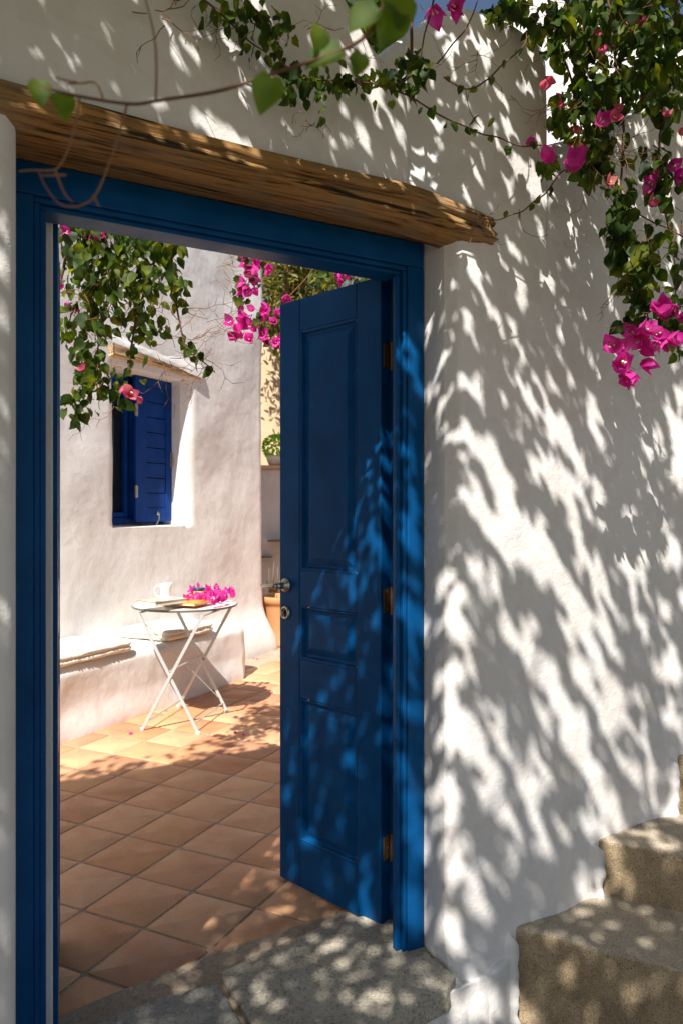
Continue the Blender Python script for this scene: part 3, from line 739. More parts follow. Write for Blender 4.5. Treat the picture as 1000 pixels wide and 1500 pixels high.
book((238, 884), R(-66), .17, .25, .026, tz + .035, M_COVER_G, 'thick book with green printed cover in front of the mug')
mp = onT(243, 873, tz + .003) ; mp = at(243, 872, 5.02); mp.z = tz
mug = empty('mug', mp); tag(mug, 'cream ceramic mug on the bistro table behind the books', 'mug')
bm = bmesh.new(); lathe(bm, [(.020, 0), (.031, .001), (.033, .006), (.037, .085), (.041, .118), (.0385, .118), (.034, .085), (.030, .010), (.01, .008)], n=40); obj('cup', bm, M_CERAM, mug, True)
bm = bmesh.new(); hdv = -RGT
tube(bm, [Vector((0, 0, .095)) + hdv * .036, Vector((0, 0, .103)) + hdv * .055, Vector((0, 0, .09)) + hdv * .072, Vector((0, 0, .062)) + hdv * .076, Vector((0, 0, .036)) + hdv * .062, Vector((0, 0, .026)) + hdv * .034], .0065, n=10); obj('handle', bm, M_CERAM, mug, True)
jp = at(291, 872, 5.03); jp.z = tz
jar = empty('jar', jp); tag(jar, 'small yellow jar with a navy blue lid among pink flowers', 'jar')
bm = bmesh.new(); lathe(bm, [(.03, 0), (.046, .004), (.048, .03), (.045, .062), (.038, .07), (.02, .071)], n=32); obj('body', bm, M_YELLOW, jar, True)
bm = bmesh.new(); lathe(bm, [(.02, .0712), (.042, .0712), (.044, .074), (.044, .084), (.041, .087), (.01, .088)], n=32); obj('lid', bm, M_NAVY, jar, True)

# ------------------------------------------------------------------ leaves, bracts, stems
def leaf_mesh(name, m, L=1.0, W=.78, fold=.16, curl=.18, wavy=.05, seed=0):
    rn = random.Random(seed); st = [(.0, .0), (.06, .26), (.22, .47), (.42, .50), (.62, .40), (.82, .20), (1.0, 0.0)]
    vs = []; mid_, lf, rt = [], [], []
    for i, (y, wv) in enumerate(st):
        zc = -curl * y * y; mid_.append(len(vs)); vs.append((rn.uniform(-.01, .01), y * L - (.0 if i else 0), zc))
        if 0 < i < len(st) - 1:
            for sgn, arr in ((-1, lf), (1, rt)):
                arr.append(len(vs)); yy = y - (.10 if i == 1 else 0); vs.append((sgn * wv * W, yy * L, zc + fold * wv + rn.uniform(-wavy, wavy)))
    fs = []; k = len(st) - 2
    for arr, flip in ((lf, False), (rt, True)):
        seq = [(mid_[0], arr[0], mid_[1])]
        for j in range(k - 1): seq.append((mid_[j + 1], arr[j], arr[j + 1], mid_[j + 2]))
        seq.append((mid_[k], arr[k - 1], mid_[k + 1]))
        fs += [tuple(reversed(f)) if flip else f for f in seq]
    me = bpy.data.meshes.new(name); me.from_pydata(vs, [], fs); me.update(); me.materials.append(m); me.polygons.foreach_set('use_smooth', [True] * len(me.polygons))
    return me
LEAVES = [leaf_mesh('leaf', M_LEAF, W=random.uniform(.72, .9), fold=random.uniform(.05, .4), curl=random.uniform(.05, .4), seed=i) for i in range(6)]
BR = [leaf_mesh('bract', M_BRACT, W=.80, fold=.35, curl=-.25, wavy=.07, seed=20 + i) for i in range(3)]
def orient(p, tip, nrm, s):
    y = tip.normalized(); z = nrm - y * nrm.dot(y); z = z.normalized() if z.length > 1e-4 else y.orthogonal().normalized(); x = y.cross(z)
    M = Matrix(((x.x, y.x, z.x), (x.y, y.y, z.y), (x.z, y.z, z.z))).to_4x4(); M.translation = p
    return M @ Matrix.Scale(s, 4)
def rv(): 
    v = Vector(RNG.normal(size=3)); return v.normalized()
def merge(name, items, m, parent, kind='stuff'):      # items: (mesh, matrix)
    V, Fc, off = [], [], 0; cache = {}
    for me, M in items:
        if me.name not in cache: cache[me.name] = (np.array([v.co[:] for v in me.vertices]), [tuple(p.vertices) for p in me.polygons])
        co, fc = cache[me.name]; A = np.array(M); V.append(co @ A[:3, :3].T + A[:3, 3]); Fc += [tuple(i + off for i in f) for f in fc]; off += len(co)
    if not V: return None
    V = np.vstack(V); me = bpy.data.meshes.new(name); me.from_pydata(V.tolist(), [], Fc); me.update(); me.materials.append(m); me.polygons.foreach_set('use_smooth', [True] * len(me.polygons))
    o = bpy.data.objects.new(name, me); C.objects.link(o)
    if parent: o.parent = parent
    if kind: o['kind'] = kind
    return o
def flower_mesh(seed, m):
    rn = random.Random(seed); bm = bmesh.new(); src = [leaf_mesh('tmp', m, W=rn.uniform(.72, .9), fold=rn.uniform(.1, .35), curl=rn.uniform(-.55, -.25), wavy=.09, seed=seed * 7 + k) for k in range(3)]
    for k in range(3):
        a = k * 2 * PI / 3 + rn.uniform(-.25, .25); M = orient(Vector((0, 0, 0)), Vector((math.cos(a), math.sin(a), rn.uniform(.35, 1.1))), Vector((-math.cos(a), -math.sin(a), .8)), rn.uniform(.85, 1.1))
        n0 = len(bm.verts); bm.from_mesh(src[k]); bm.verts.ensure_lookup_table()
        for v in bm.verts[n0:]: v.co = M @ v.co
    nf = len(bm.faces)
    for k in range(2):
        b = Vector((rn.uniform(-.05, .05), rn.uniform(-.05, .05), 0)); tube(bm, [b, b * 2 + Vector((0, 0, .35)), b * 3 + Vector((0, 0, .42))], .02, .07, 5)
    bm.faces.ensure_lookup_table()
    for f in bm.faces[nf:]: f.material_index = 1
    me = bpy.data.meshes.new('flower'); bm.to_mesh(me); bm.free(); me.materials.append(m); me.materials.append(M_FLOWER)
    me.polygons.foreach_set('use_smooth', [True] * len(me.polygons)); return me
FLOW = [flower_mesh(i, M_BRACT) for i in range(4)]; FLOWP = [flower_mesh(40 + i, M_PALE) for i in range(3)]

def catmull(pts, n=8):
    P = [pts[0]] + list(pts) + [pts[-1]]; out = []
    for i in range(1, len(P) - 2):
        for k in range(n):
            t = k / n; a, b, c, d = P[i - 1], P[i], P[i + 1], P[i + 2]
            out.append(.5 * ((2 * b) + (c - a) * t + (2 * a - 5 * b + 4 * c - d) * t * t + (3 * b - a - 3 * c + d) * t ** 3))
    out.append(P[-2]); return out
class Vine:
    def __init__(s, name, label, base, cat='vine'):
        s.e = empty(name, base); s.base = Vector(base); s.dens = 1.0; tag(s.e, label, cat); s.leaves, s.flowers, s.bmS = [], [], bmesh.new(); s.stems = []
    def stem(s, px, r0=.004, r1=.0015, wob=.006, m=None):
        pts = [at(*p) if len(p) == 3 and not isinstance(p, Vector) else Vector(p) for p in px]; c = catmull(pts, 7)
        c = [p + Vector(noise.noise_vector(p * 14)) * wob for p in c]; s.stems.append((c, r0, r1, m or M_STEM)); return c
    def leaf(s, p, size=.045, tip=None, nrm=None):
        tip = tip or (Vector((0, 0, -1)) * .9 + rv() * .75); nrm = nrm or (Vector((0, 0, .7)) - FWD * .35 + rv() * .8)
        s.leaves.append((random.choice(LEAVES), orient(p, tip, nrm, size * random.uniform(.6, 1.25))))
    def along(s, c, n, size=.045, spread=.03, t0=0.0, t1=1.0):
        for k in range(n):
            t = t0 + (t1 - t0) * (k + random.random() * .8) / n; p = c[min(len(c) - 1, int(t * (len(c) - 1)))] + rv() * spread * random.random()
            s.leaf(p, size)
    def blob(s, x, y, rx, ry, d, rd, n, size=.045):
        for k in range(int(n * s.dens)):
            v_ = rv() * random.random() ** .45; s.leaf(at(x + v_.x * rx, y + v_.y * ry, d + v_.z * rd), size)
    def twigs(s, x, y, rx, ry, d, rd, n, L=60, r=.0011):     # fine forked dry twigs
        for k in range(n):
            v_ = rv() * random.random() ** .5; a = random.uniform(0, 2 * PI); X, Y, D = x + v_.x * rx, y + v_.y * ry, d + v_.z * rd; pts = [at(X, Y, D)]
            for j in range(5):
                a += random.uniform(-.7, .7); X += math.cos(a) * L / 5; Y += math.sin(a) * L / 5; D += random.uniform(-.02, .02); pts.append(at(X, Y, D))
                if random.random() < .55:
                    b = a + random.choice((-1, 1)) * random.uniform(.6, 1.1); q = at(X + math.cos(b) * L * .25, Y + math.sin(b) * L * .25, D); s.stems.append(([pts[-1], q], r * .8, r * .45, M_TWIG))
            s.stems.append((pts, r, r * .5, M_TWIG))
    def flower(s, x, y, d, size=.042, n=1, sp=10, pale=False, face=None):
        size *= 1.3
        for k in range(n):
            p = at(x + random.uniform(-sp, sp) * (n > 1), y + random.uniform(-sp, sp) * (n > 1), d + random.uniform(-.03, .03) * (n > 1))
            z = (face or (-FWD * .6 + rv() * .9 + Vector((0, 0, -.25)))); M = orient(p, z.orthogonal() + rv() * .3, z, size * random.uniform(.8, 1.15))
            s.flowers.append((random.choice(FLOWP if pale else FLOW), M))
    def build(s, max_leaf=300):
        inv = Matrix.Translation(-s.base)
        def area(it):
            x, y, d = to_px(it[1].translation); sc = it[1].to_scale()[0]
            return -(sc / max(.2, d)) * (1 if (-20 < x < 1020 and -20 < y < 1520 and d > .1) else .01)
        s.leaves.sort(key=area)
        for me, M in s.leaves[:max_leaf]:
            o = bpy.data.objects.new('leaf', me); C.objects.link(o); o.parent = s.e; o.matrix_local = inv @ M
        if len(s.leaves) > max_leaf: merge('foliage', [(a, inv @ b) for a, b in s.leaves[max_leaf:]], M_LEAF, s.e)
        for me, M in s.flowers[:300]:
            o = bpy.data.objects.new('flower', me); C.objects.link(o); o.parent = s.e; o.matrix_local = inv @ M
        thick = [q for q in s.stems if q[1] >= .003]; fine = [q for q in s.stems if q[1] < .003]
        for c, r0, r1, m in thick:
            bm = bmesh.new(); tube(bm, [p - s.base for p in c], r0, r1, 8); obj('stem', bm, m, s.e, True)
        for m in (M_STEM, M_TWIG):
            q_ = [q for q in fine if q[3] == m]
            if q_:
                bm = bmesh.new()
                for c, r0, r1, _ in q_: tube(bm, [p - s.base for p in c], r0, r1, 4)
                o = obj('twigs', bm, m, s.e, True); o['kind'] = 'stuff'

# vine over the steps, upper right
v1 = Vine('bougainvillea', 'large bougainvillea with magenta flowers hanging over the wall above the steps', at(960, -80, 2.6))
D1 = 2.22; v1.dens = 1.8
c = v1.stem([(880, -80, D1), (898, 60, D1), (912, 180, D1), (908, 300, D1), (915, 380, D1), (935, 430, D1), (950, 470, D1), (935, 500, D1)], .004); v1.along(c, 70, .043, .05, .1, .9)
c = v1.stem([(1000, -60, D1), (975, 120, D1), (965, 240, D1), (985, 360, D1), (990, 450, D1)], .0045); v1.along(c, 55, .043, .06)
c = v1.stem([(790, -60, 2.28), (812, 40, 2.28), (838, 120, 2.28), (852, 190, 2.28), (866, 225, 2.28)], .005); v1.along(c, 28, .042, .06)
c = v1.stem([(850, 205, 2.2), (880, 245, 2.2), (905, 280, 2.2), (945, 320, 2.2), (1010, 350, 2.2)], .0035); v1.along(c, 26, .042, .04)
c = v1.stem([(905, 320, D1), (900, 380, D1), (925, 430, D1), (915, 470, D1)], .003); v1.along(c, 24, .045, .03)
for b in ((905, 15, 110, 55, 2.3, .2, 210), (830, 50, 60, 45, 2.25, .12, 80), (960, 90, 60, 80, 2.25, .2, 150), (880, 130, 55, 50, 2.25, .12, 85), (830, 170, 28, 45, 2.22, .06, 26), (875, 195, 25, 45, 2.22, .08, 38), (965, 250, 40, 50, 2.2, .08, 26), (800, 240, 26, 18, 2.2, .04, 8), (870, 245, 30, 22, 2.2, .05, 22), (905, 320, 24, 50, 2.2, .05, 36), (940, 385, 26, 45, 2.2, .05, 44), (930, 470, 30, 18, 2.2, .03, 12), (985, 470, 16, 60, 2.2, .05, 26), (745, 12, 45, 18, 2.25, .08, 34)):
    v1.blob(*b, size=.040)
for f in ((835, 245, 2.12, .046, 1, 0), (805, 238, 2.12, .032, 1, 0), (770, 206, 2.14, .026, 1, 0), (875, 184, 2.15, .032, 1, 0), (960, 455, 2.14, .034, 2, 8), (985, 452, 2.14, .038, 3, 14), (940, 490, 2.14, .036, 3, 12), (905, 512, 2.14, .040, 2, 8), (908, 545, 2.14, .044, 3, 12), (975, 490, 2.14, .036, 4, 14), (942, 520, 2.14, .032, 2, 10), (955, 260, 2.2, .032, 2, 8), (985, 255, 2.2, .034, 2, 10), (930, 492, 2.14, .036, 1, 5)): v1.flower(*f)
for f in ((868, 60, 2.2, .022, 2, 10), (940, 40, 2.2, .022, 2, 12), (905, 165, 2.15, .022, 2, 12), (800, 120, 2.2, .024, 2, 8), (890, 268, 2.15, .024, 1, 8), (985, 180, 2.15, .024, 2, 12), (950, 300, 2.15, .024, 1, 8), (845, 215, 2.2, .024, 2, 10), (812, 85, 2.3, .028, 2, 8), (828, 150, 2.3, .030, 2, 10), (838, 165, 2.3, .03, 2, 8), (776, 25, 2.3, .026, 2, 8), (838, 185, 2.3, .03, 1, 5), (945, 135, 2.3, .026, 2, 8)): v1.flower(*f, pale=True)
v1.twigs(900, 230, 80, 60, 2.2, .08, 26, 70); v1.twigs(850, 120, 70, 80, 2.25, .1, 16, 80); v1.twigs(870, 40, 120, 40, 2.25, .1, 20, 90); v1.twigs(985, 380, 30, 120, 2.2, .04, 10, 50); v1.twigs(905, 440, 20, 20, 2.18, .02, 4, 34)
v1.twigs(940, 500, 40, 40, 2.15, .03, 8, 40)
v1.build()

# vine trained along the top of the gate wall
v2 = Vine('climbing_vine', 'thin green vine trailing along the white wall above the beam', at(560, -60, 1.95))
c = v2.stem([(270, -30, 1.72), (320, 20, 1.72), (350, 45, 1.74), (392, 78, 1.78)], .003); v2.along(c, 26, .032, .045)
c = v2.stem([(345, -20, 1.72), (390, 40, 1.75), (420, 100, 1.78), (460, 118, 1.8), (520, 118, 1.84), (580, 128, 1.9)], .0035); v2.along(c, 66, .030, .05)
c = v2.stem([(560, 125, 1.9), (610, 148, 1.93), (650, 172, 1.97), (700, 192, 2.02), (760, 212, 2.08), (800, 212, 2.12)], .0028, .002); v2.along(c, 14, .030, .02)
c = v2.stem([(600, -40, 2.0), (603, 40, 1.96), (604, 90, 1.95), (612, 128, 1.94)], .005, .003)
c = v2.stem([(640, -20, 1.98), (622, 50, 1.95), (612, 110, 1.94)], .003, .0015)
v2.blob(606, 102, 30, 34, 1.93, .06, 62, .030); v2.blob(560, 112, 40, 16, 1.9, .05, 26, .030); v2.blob(440, 120, 30, 34, 1.8, .05, 28, .032); v2.blob(470, 150, 28, 34, 1.8, .03, 8, .03); v2.blob(400, 45, 34, 36, 1.76, .05, 26, .032); v2.blob(500, 118, 40, 16, 1.84, .04, 22, .030); v2.blob(345, 20, 38, 20, 1.74, .05, 20, .03)
c = v2.stem([(648, 112, 1.97), (680, 130, 2.0), (705, 122, 2.03), (735, 95, 2.06), (765, 65, 2.1), (770, 45, 2.12)], .0026, .0018); v2.along(c, 9, .028, .02)
c = v2.stem([(640, 92, 1.96), (668, 60, 2.0), (690, 30, 2.02), (705, -20, 2.05)], .0022, .0018)
c = v2.stem([(680, 130, 2.0), (690, 165, 2.02), (705, 185, 2.03)], .0016, .0012); v2.leaf(at(700, 168, 2.02), .04); v2.leaf(at(722, 172, 2.03), .04)
c = v2.stem([(850, 240, 2.16), (820, 255, 2.15), (795, 285, 2.13), (770, 306, 2.1), (735, 320, 2.06), (700, 322, 2.02)], .0026, .0014); v2.along(c, 8, .030, .02)
c = v2.stem([(760, 306, 2.08), (765, 335, 2.08), (785, 346, 2.1), (800, 344, 2.12)], .0012, .0007)
for f in ((632, 8, 1.95, .040, 1, 0), (663, 12, 1.97, .034, 2, 6)): v2.flower(*f)
v2.twigs(230, 20, 60, 20, 1.7, .02, 7, 60, .0014); v2.twigs(340, 40, 60, 30, 1.74, .03, 7, 50, .001); v2.twigs(680, 70, 60, 50, 2.0, .03, 8, 50, .0009); v2.twigs(700, 335, 30, 16, 2.03, .02, 5, 30, .0009); v2.twigs(450, 180, 40, 20, 1.8, .02, 5, 30, .0009); v2.twigs(500, 40, 80, 40, 1.85, .05, 5, 60, .0009)
v2.blob(530, 0, 60, 40, 2.6, .2, 280, .05); v2.blob(556, 45, 30, 50, 2.7, .2, 150, .05)
v2.build()

# branch close to the lens
v3 = Vine('bougainvillea_branch', 'bare brown branch with a few green leaves hanging close in front of the beam', at(580, -40, .64), 'branch')
v3.stem([(42, 118, .66), (100, 138, .66), (186, 153, .66), (235, 147, .66), (330, 130, .66), (420, 100, .66), (500, 72, .66), (545, 40, .66), (580, -40, .66)], .0014, .0021, .0015)
for pts in ([(228, 147), (229, 95), (226, 50), (214, 0), (205, -30)], [(186, 153), (176, 190), (160, 240), (140, 285), (118, 300), (90, 298), (68, 272), (58, 250)], [(116, 142), (112, 180), (98, 225), (82, 247), (50, 248), (28, 250)], [(82, 247), (95, 280), (108, 296)], [(112, 120), (100, 118), (80, 112)], [(152, 148), (140, 122), (118, 122), (100, 122)], [(137, 285), (145, 302)], [(98, 255), (60, 256)], [(500, 72), (520, 98), (528, 128)]):
    v3.stem([(x, y, .66) for x, y in pts], .0011, .0007, .0012, M_TWIG)
FRESH = leaf_mesh('leaf', M_FRESH, W=.85, fold=.3, curl=.2, seed=3)
def near_leaf(x, y, tipx, tipy, s):
    a = at(x, y, .66); b = at(tipx, tipy, .655); v3.leaves.append((FRESH, orient(a, (b - a), -FWD + Vector((0, 0, .55)) + RGT * .3, s)))
near_leaf(398, 112, 380, 168, .034); near_leaf(500, 72, 444, 92, .036); near_leaf(470, 75, 466, 50, .024); near_leaf(57, 118, 62, 160, .024); near_leaf(92, 138, 97, 180, .024)
near_leaf(552, 10, 505, 42, .034); near_leaf(585, 20, 560, 60, .036); near_leaf(528, 78, 520, 115, .022); near_leaf(575, -12, 590, 30, .04)
v3.build()

# vines inside the courtyard
v4 = Vine('bougainvillea', 'green bougainvillea hanging into the gateway in front of the house window', at(150, 230, 3.1))
DD = 3.05; v4.dens = 1.9
c = v4.stem([(240, 260, DD), (236, 330, DD), (222, 395, DD), (205, 450, DD), (192, 510, DD), (188, 545, DD)], .008, .003); v4.along(c, 40, .045, .10)
c = v4.stem([(243, 300, DD), (252, 380, DD), (258, 440, DD), (268, 495, DD), (276, 515, DD), (292, 525, DD), (315, 545, DD)], .0055, .002); v4.along(c, 24, .040, .05, .1, 1)
c = v4.stem([(95, 280, DD), (98, 360, DD), (88, 420, DD)], .008, .005); v4.along(c, 20, .045, .1)
c = v4.stem([(150, 300, DD), (160, 400, DD), (145, 500, DD), (140, 560, DD), (120, 600, DD)], .004, .002); v4.along(c, 40, .048, .08)
for b in ((120, 370, 40, 60, DD, .25, 80), (185, 340, 70, 38, DD, .25, 80), (200, 395, 60, 50, DD, .25, 70), (120, 470, 36, 50, DD, .2, 46), (135, 545, 36, 40, DD, .15, 34), (108, 590, 20, 34, DD, .1, 14), (250, 365, 24, 50, DD, .15, 30), (210, 470, 45, 40, DD, .15, 22), (165, 575, 30, 24, DD, .1, 9), (262, 420, 14, 30, DD, .1, 12), (160, 430, 50, 50, DD, .2, 40)):
    v4.blob(*b, size=.047)
for f in ((105, 450, DD, .026, 2, 10), (150, 360, DD, .028, 3, 14), (100, 500, DD, .024, 1, 6), (118, 342, DD, .034, 4, 14), (140, 335, DD, .034, 3, 12), (122, 375, DD, .03, 3, 12), (92, 415, DD, .034, 2, 8)): v4.flower(*f)
for f in ((191, 580, 2.9, .040, 1, 0), (208, 582, 2.9, .028, 1, 0), (180, 565, 2.9, .028, 1, 0), (124, 540, 2.95, .028, 1, 0)): v4.flower(*f, pale=True)
v4.twigs(270, 490, 50, 60, DD, .1, 14, 70, .0014); v4.twigs(150, 420, 60, 90, DD, .2, 22, 80, .0016); v4.twigs(130, 600, 40, 40, DD, .1, 6, 50, .0014); v4.twigs(300, 540, 20, 15, DD, .05, 5, 50, .0014)
v4.build()
v5 = Vine('bougainvillea', 'bougainvillea with clustered pink flowers behind the top of the open right gate leaf', at(420, 250, 4.6))
D5 = 4.4
c = v5.stem([(360, 300, D5), (380, 370, D5), (362, 420, D5), (350, 450, D5)], .004, .002); v5.along(c, 18, .05, .08)
c = v5.stem([(470, 300, D5), (465, 380, D5), (420, 440, D5), (400, 470, D5), (410, 515, D5)], .006, .002); v5.along(c, 16, .05, .1)
c = v5.stem([(520, 300, D5), (515, 380, D5), (512, 440, D5)], .006, .004); v5.along(c, 26, .05, .12)
for f in ((372, 385, D5, .05, 8, 12), (368, 412, D5, .05, 8, 14), (362, 455, D5, .045, 4, 12), (348, 478, D5, .045, 6, 12), (375, 492, D5, .05, 6, 14), (398, 462, D5, .045, 5, 12), (405, 505, D5, .045, 5, 10), (420, 432, D5, .045, 1, 2), (372, 362, D5, .035, 3, 8), (395, 395, D5, .035, 3, 8), (505, 392, D5, .045, 8, 16), (495, 405, D5, .04, 4, 12), (535, 398, D5, .045, 4, 10), (350, 492, D5, .04, 2, 6)): v5.flower(*f)
for b in ((385, 372, 40, 18, D5, .15, 26), (385, 470, 26, 22, D5, .12, 18), (478, 395, 20, 26, D5, .2, 34), (530, 395, 30, 20, D5, .2, 26), (350, 425, 14, 24, D5, .1, 9), (412, 520, 8, 16, D5, .1, 4)): v5.blob(*b, size=.05)
v5.twigs(335, 400, 30, 50, D5, .1, 14, 50, .0018); v5.twigs(325, 480, 20, 20, D5, .1, 8, 50, .0018)
v5.build()

# fallen bracts: on the tabletop and the floor
pile = []
def loose_flower(name, p, s, label, grp=None, cat='flower', flat=True):
    o = bpy.data.objects.new(name, random.choice(FLOW)); C.objects.link(o)
    z = Vector((0, 0, 1)) + rv() * .5; o.matrix_world = orient(p, z.orthogonal() + rv(), z, s); tag(o, label, cat, grp)
for x, y in ((273, 875), (280, 872), (288, 876), (296, 875), (303, 872), (310, 876), (316, 871), (308, 866), (300, 867), (322, 876), (328, 873), (335, 870), (332, 864), (340, 872), (338, 866), (318, 864), (326, 868), (284, 868), (312, 881), (320, 880), (293, 880), (300, 878), (305, 878), (327, 879), (276, 878), (331, 877), (314, 875), (322, 869)):
    p = onT(x, max(y, 866) + 5, tz + .020) + Vector((0, 0, random.uniform(0, .03))); loose_flower('flower', p, .050, 'magenta bougainvillea flower heaped on the tabletop beside the jar', 'flowers heaped on the table')
p = jp + Vector((0, 0, .092)); loose_flower('flower', p, .030, 'single magenta flower resting on top of the navy jar lid')
where = iter(('at the foot of the bench near the back table leg', 'nearest the rounded end of the bench', 'just beyond the rounded end of the bench', 'at the sunny edge of the leaf shade right of the table', 'inside the round shadow of the table', 'on the shaded tiles halfway between table and gate leaf', 'at the right rim of the round table shadow', 'between the left table leg and the bench', 'left of the table legs by the leaf shade', 'close to the gate leaf at the edge of the shade'))
for x, y in ((283, 1019), (371, 964), (378, 966), (345, 1075), (362, 1033), (322, 1103), (395, 1015), (240, 1041), (190, 1076), (357, 1078)):
    o = bpy.data.objects.new('petal', random.choice(BR)); C.objects.link(o); p = on_z(x, y, .004); a = random.uniform(0, 6.28)
    o.matrix_world = orient(p, Vector((math.cos(a), math.sin(a), .05)), Vector((0, 0, 1)), .028); tag(o, 'fallen magenta petal ' + next(where), 'petal', 'fallen petals on the patio')

# ------------------------------------------------------------------ far side of the courtyard
lw = empty('low_wall', at(420, 745, 8.8)); lw.location.z = 0; tag(lw, 'white wall coloured bluish grey for shade, with a ledge behind the terracotta pot', 'wall')
yaw = -YAW
def fbox(name, x0, x1, d0, d1, z0, z1, m, parent, bev=.01):
    bm = bmesh.new(); base = parent.location
    def P_(x, d, z): p = CAM + FWD * d + RGT * ((x - 500) / F * ((d0 + d1) / 2)); return Vector((p.x, p.y, z)) - base
    vs = [bm.verts.new(P_(x, d, z)) for z in (z0, z1) for x, d in ((x0, d0), (x1, d0), (x1, d1), (x0, d1))]
    bm.faces.new(vs[:4][::-1]); bm.faces.new(vs[4:]); [bm.faces.new((vs[k], vs[(k + 1) % 4], vs[4 + (k + 1) % 4], vs[4 + k])) for k in range(4)]
    bmesh.ops.bevel(bm, geom=list(bm.edges), offset=bev, segments=2, affect='EDGES'); return obj(name, bm, m, parent)
fbox('wall', 330, 700, 8.6, 8.95, -.05, 1.80, M_SHADE_GREY, lw); fbox('ledge', 328, 702, 8.55, 9.0, 1.802, 1.84, M_CREAM, lw)
fbox('shelf', 393, 470, 8.42, 8.59, .98, 1.0, M_RIM, lw, .003); fbox('shelf', 380, 399, 8.42, 8.59, .80, .815, M_RIM, lw, .003)
far = empty('cream_building', at(450, 745, 11)); far.location.z = 0; tag(far, 'cream plastered building beyond the low wall', 'building')
fbox('wall', 250, 452, 10.6, 14, -.05, 3.9, M_CREAM, far, .03); fbox('cornice', 246, 456, 10.5, 14.1, 3.903, 4.02, M_CREAM, far, .02)
pw = at(414, 745, 7.5); pw.z = 0
pot = empty('plant_pot', pw); tag(pot, 'terracotta pot with dry spiky plant at the end of the house', 'plant pot')
bm = bmesh.new(); lathe(bm, [(.10, 0), (.155, .002), (.165, .03), (.15, .05), (.17, .2), (.19, .38), (.20, .42), (.218, .43), (.222, .475), (.215, .49), (.195, .49), (.185, .45), (.05, .44)], n=40); obj('pot', bm, M_POT, pot, True)
for x, y, tx, ty in ((398, 870, 394, 832), (400, 872, 402, 822), (403, 870, 407, 828), (406, 872, 411, 845), (396, 872, 390, 850)):
    bm = bmesh.new(); a = at(x, 868, 7.5) - pw; b = at(tx, ty, 7.45) - pw; tube(bm, [a, a.lerp(b, .5) + RGT * random.uniform(-.02, .02), b], .013, .002, 6); obj('blade', bm, M_AGAVE, pot, True)
bp_ = at(404, 745, 8.7); bp_.z = 1.84
basil = empty('basil_pot', bp_); tag(basil, 'bushy bright green basil in a white pot on the ledge', 'potted plant')
bm = bmesh.new(); lathe(bm, [(.05, 0), (.075, .002), (.10, .06), (.115, .115), (.105, .12), (.05, .11)], n=28); obj('pot', bm, M_STONEWARE, basil, True)
bl = leaf_mesh('leaf', M_BASIL, W=.8); its = []
for k in range(420):
    d_ = rv(); p = Vector((d_.x * .135, d_.y * .135, .215 + d_.z * .125)) * 1.0; its.append((bl, orient(p, d_ + rv() * .6, d_ + Vector((0, 0, .7)) + rv() * .5, .038)))
o = merge('foliage', its, M_BASIL, basil)

def tree(name, label, base, crown, n, h, m, leafsize, spread=(1, 1, 1)):
    t = empty(name, base); tag(t, label, 'tree'); bm = bmesh.new(); cr = Vector(crown)
    top = cr - Vector(base); tube(bm, catmull([Vector((0, 0, 0)), Vector((.08, .03, top.z * .35)), Vector((-.03, .05, top.z * .6)), Vector((top.x, top.y, top.z * .9))], 5), .11, .05, 10)
    cl = []
    for k in range(26):
        d_ = rv(); e = top + Vector((d_.x * spread[0], d_.y * spread[1], d_.z * spread[2])) * random.uniform(.4, .95); cl.append(e)
        s = Vector((top.x, top.y, top.z * random.uniform(.55, .9))); tube(bm, catmull([s, s.lerp(e, .5) + rv() * .1, e], 4), .03, .008, 6)
    obj('trunk', bm, M_STEM, t, True); its = []
    lm = leaf_mesh('leaf', m, W=.35)
    for k in range(n):
        c_ = random.choice(cl); its.append((lm, orient(c_ + Vector(RNG.normal(size=3)) * .19, rv() + Vector((0, 0, .2)), rv() + Vector((0, 0, .6)), leafsize * random.uniform(.7, 1.3))))
    o = merge('crown', its, m, t); return t
b0 = at(432, 745, 10.0); b0.z = 0
tree('olive_tree', 'olive tree with dry yellow green crown beyond the house corner', b0, at(425, 390, 9.4), 6500, 4, M_OLIVE, .085, (.75, .75, .65))
b0 = at(575, 745, 9); b0.z = 0

# building behind the wall, upper right
bb = empty('upper_house', (2.0, 1.8, 0)); tag(bb, 'sunlit white house wall rising behind the bougainvillea at upper right', 'house')
vs, fs = [], []
p0 = Vector((1.25, 1.05)); p1 = Vector((4.6, .60)); N = 60; K = 60
for i in range(N + 1):
    for k in range(K + 1):
        t = i / N; z = 1.6 + 2.4 * k / K; p = p0.lerp(p1, t); q = hd(t * 3.4 + 20, z) * .7; vs.append((p.x - 2.0, p.y - 1.8 + q, z))
for i in range(N):
    for k in range(K): a = i * (K + 1) + k; fs.append((a, a + K + 1, a + K + 2, a + 1))
from_data('wall', vs, fs, M_PLASTER, bb)
bm = bmesh.new(); box(bm, -.74, 2.6, -.62, -.40, 0, 3.9); obj('rear_wall', bm, M_PLASTER, bb)

# ------------------------------------------------------------------ unseen overhead canopy of vine leaves, its gaps shaped to dapple the wall
def front_px(u, z):
    return to_px(Vector((u, wall_n(u), z)))[:2]
def slide(p):                # where the sun ray through p crosses the street face of the wall
    n0 = -.139
    for _ in range(2): t = (wall_n(p.x) - p.y) / LH.y; n0 = t
    q = p + (LH + Vector((0, 0, -TANE))) * n0; return q
def plane_px(p): q = slide(p); return front_px(q.x, q.z)
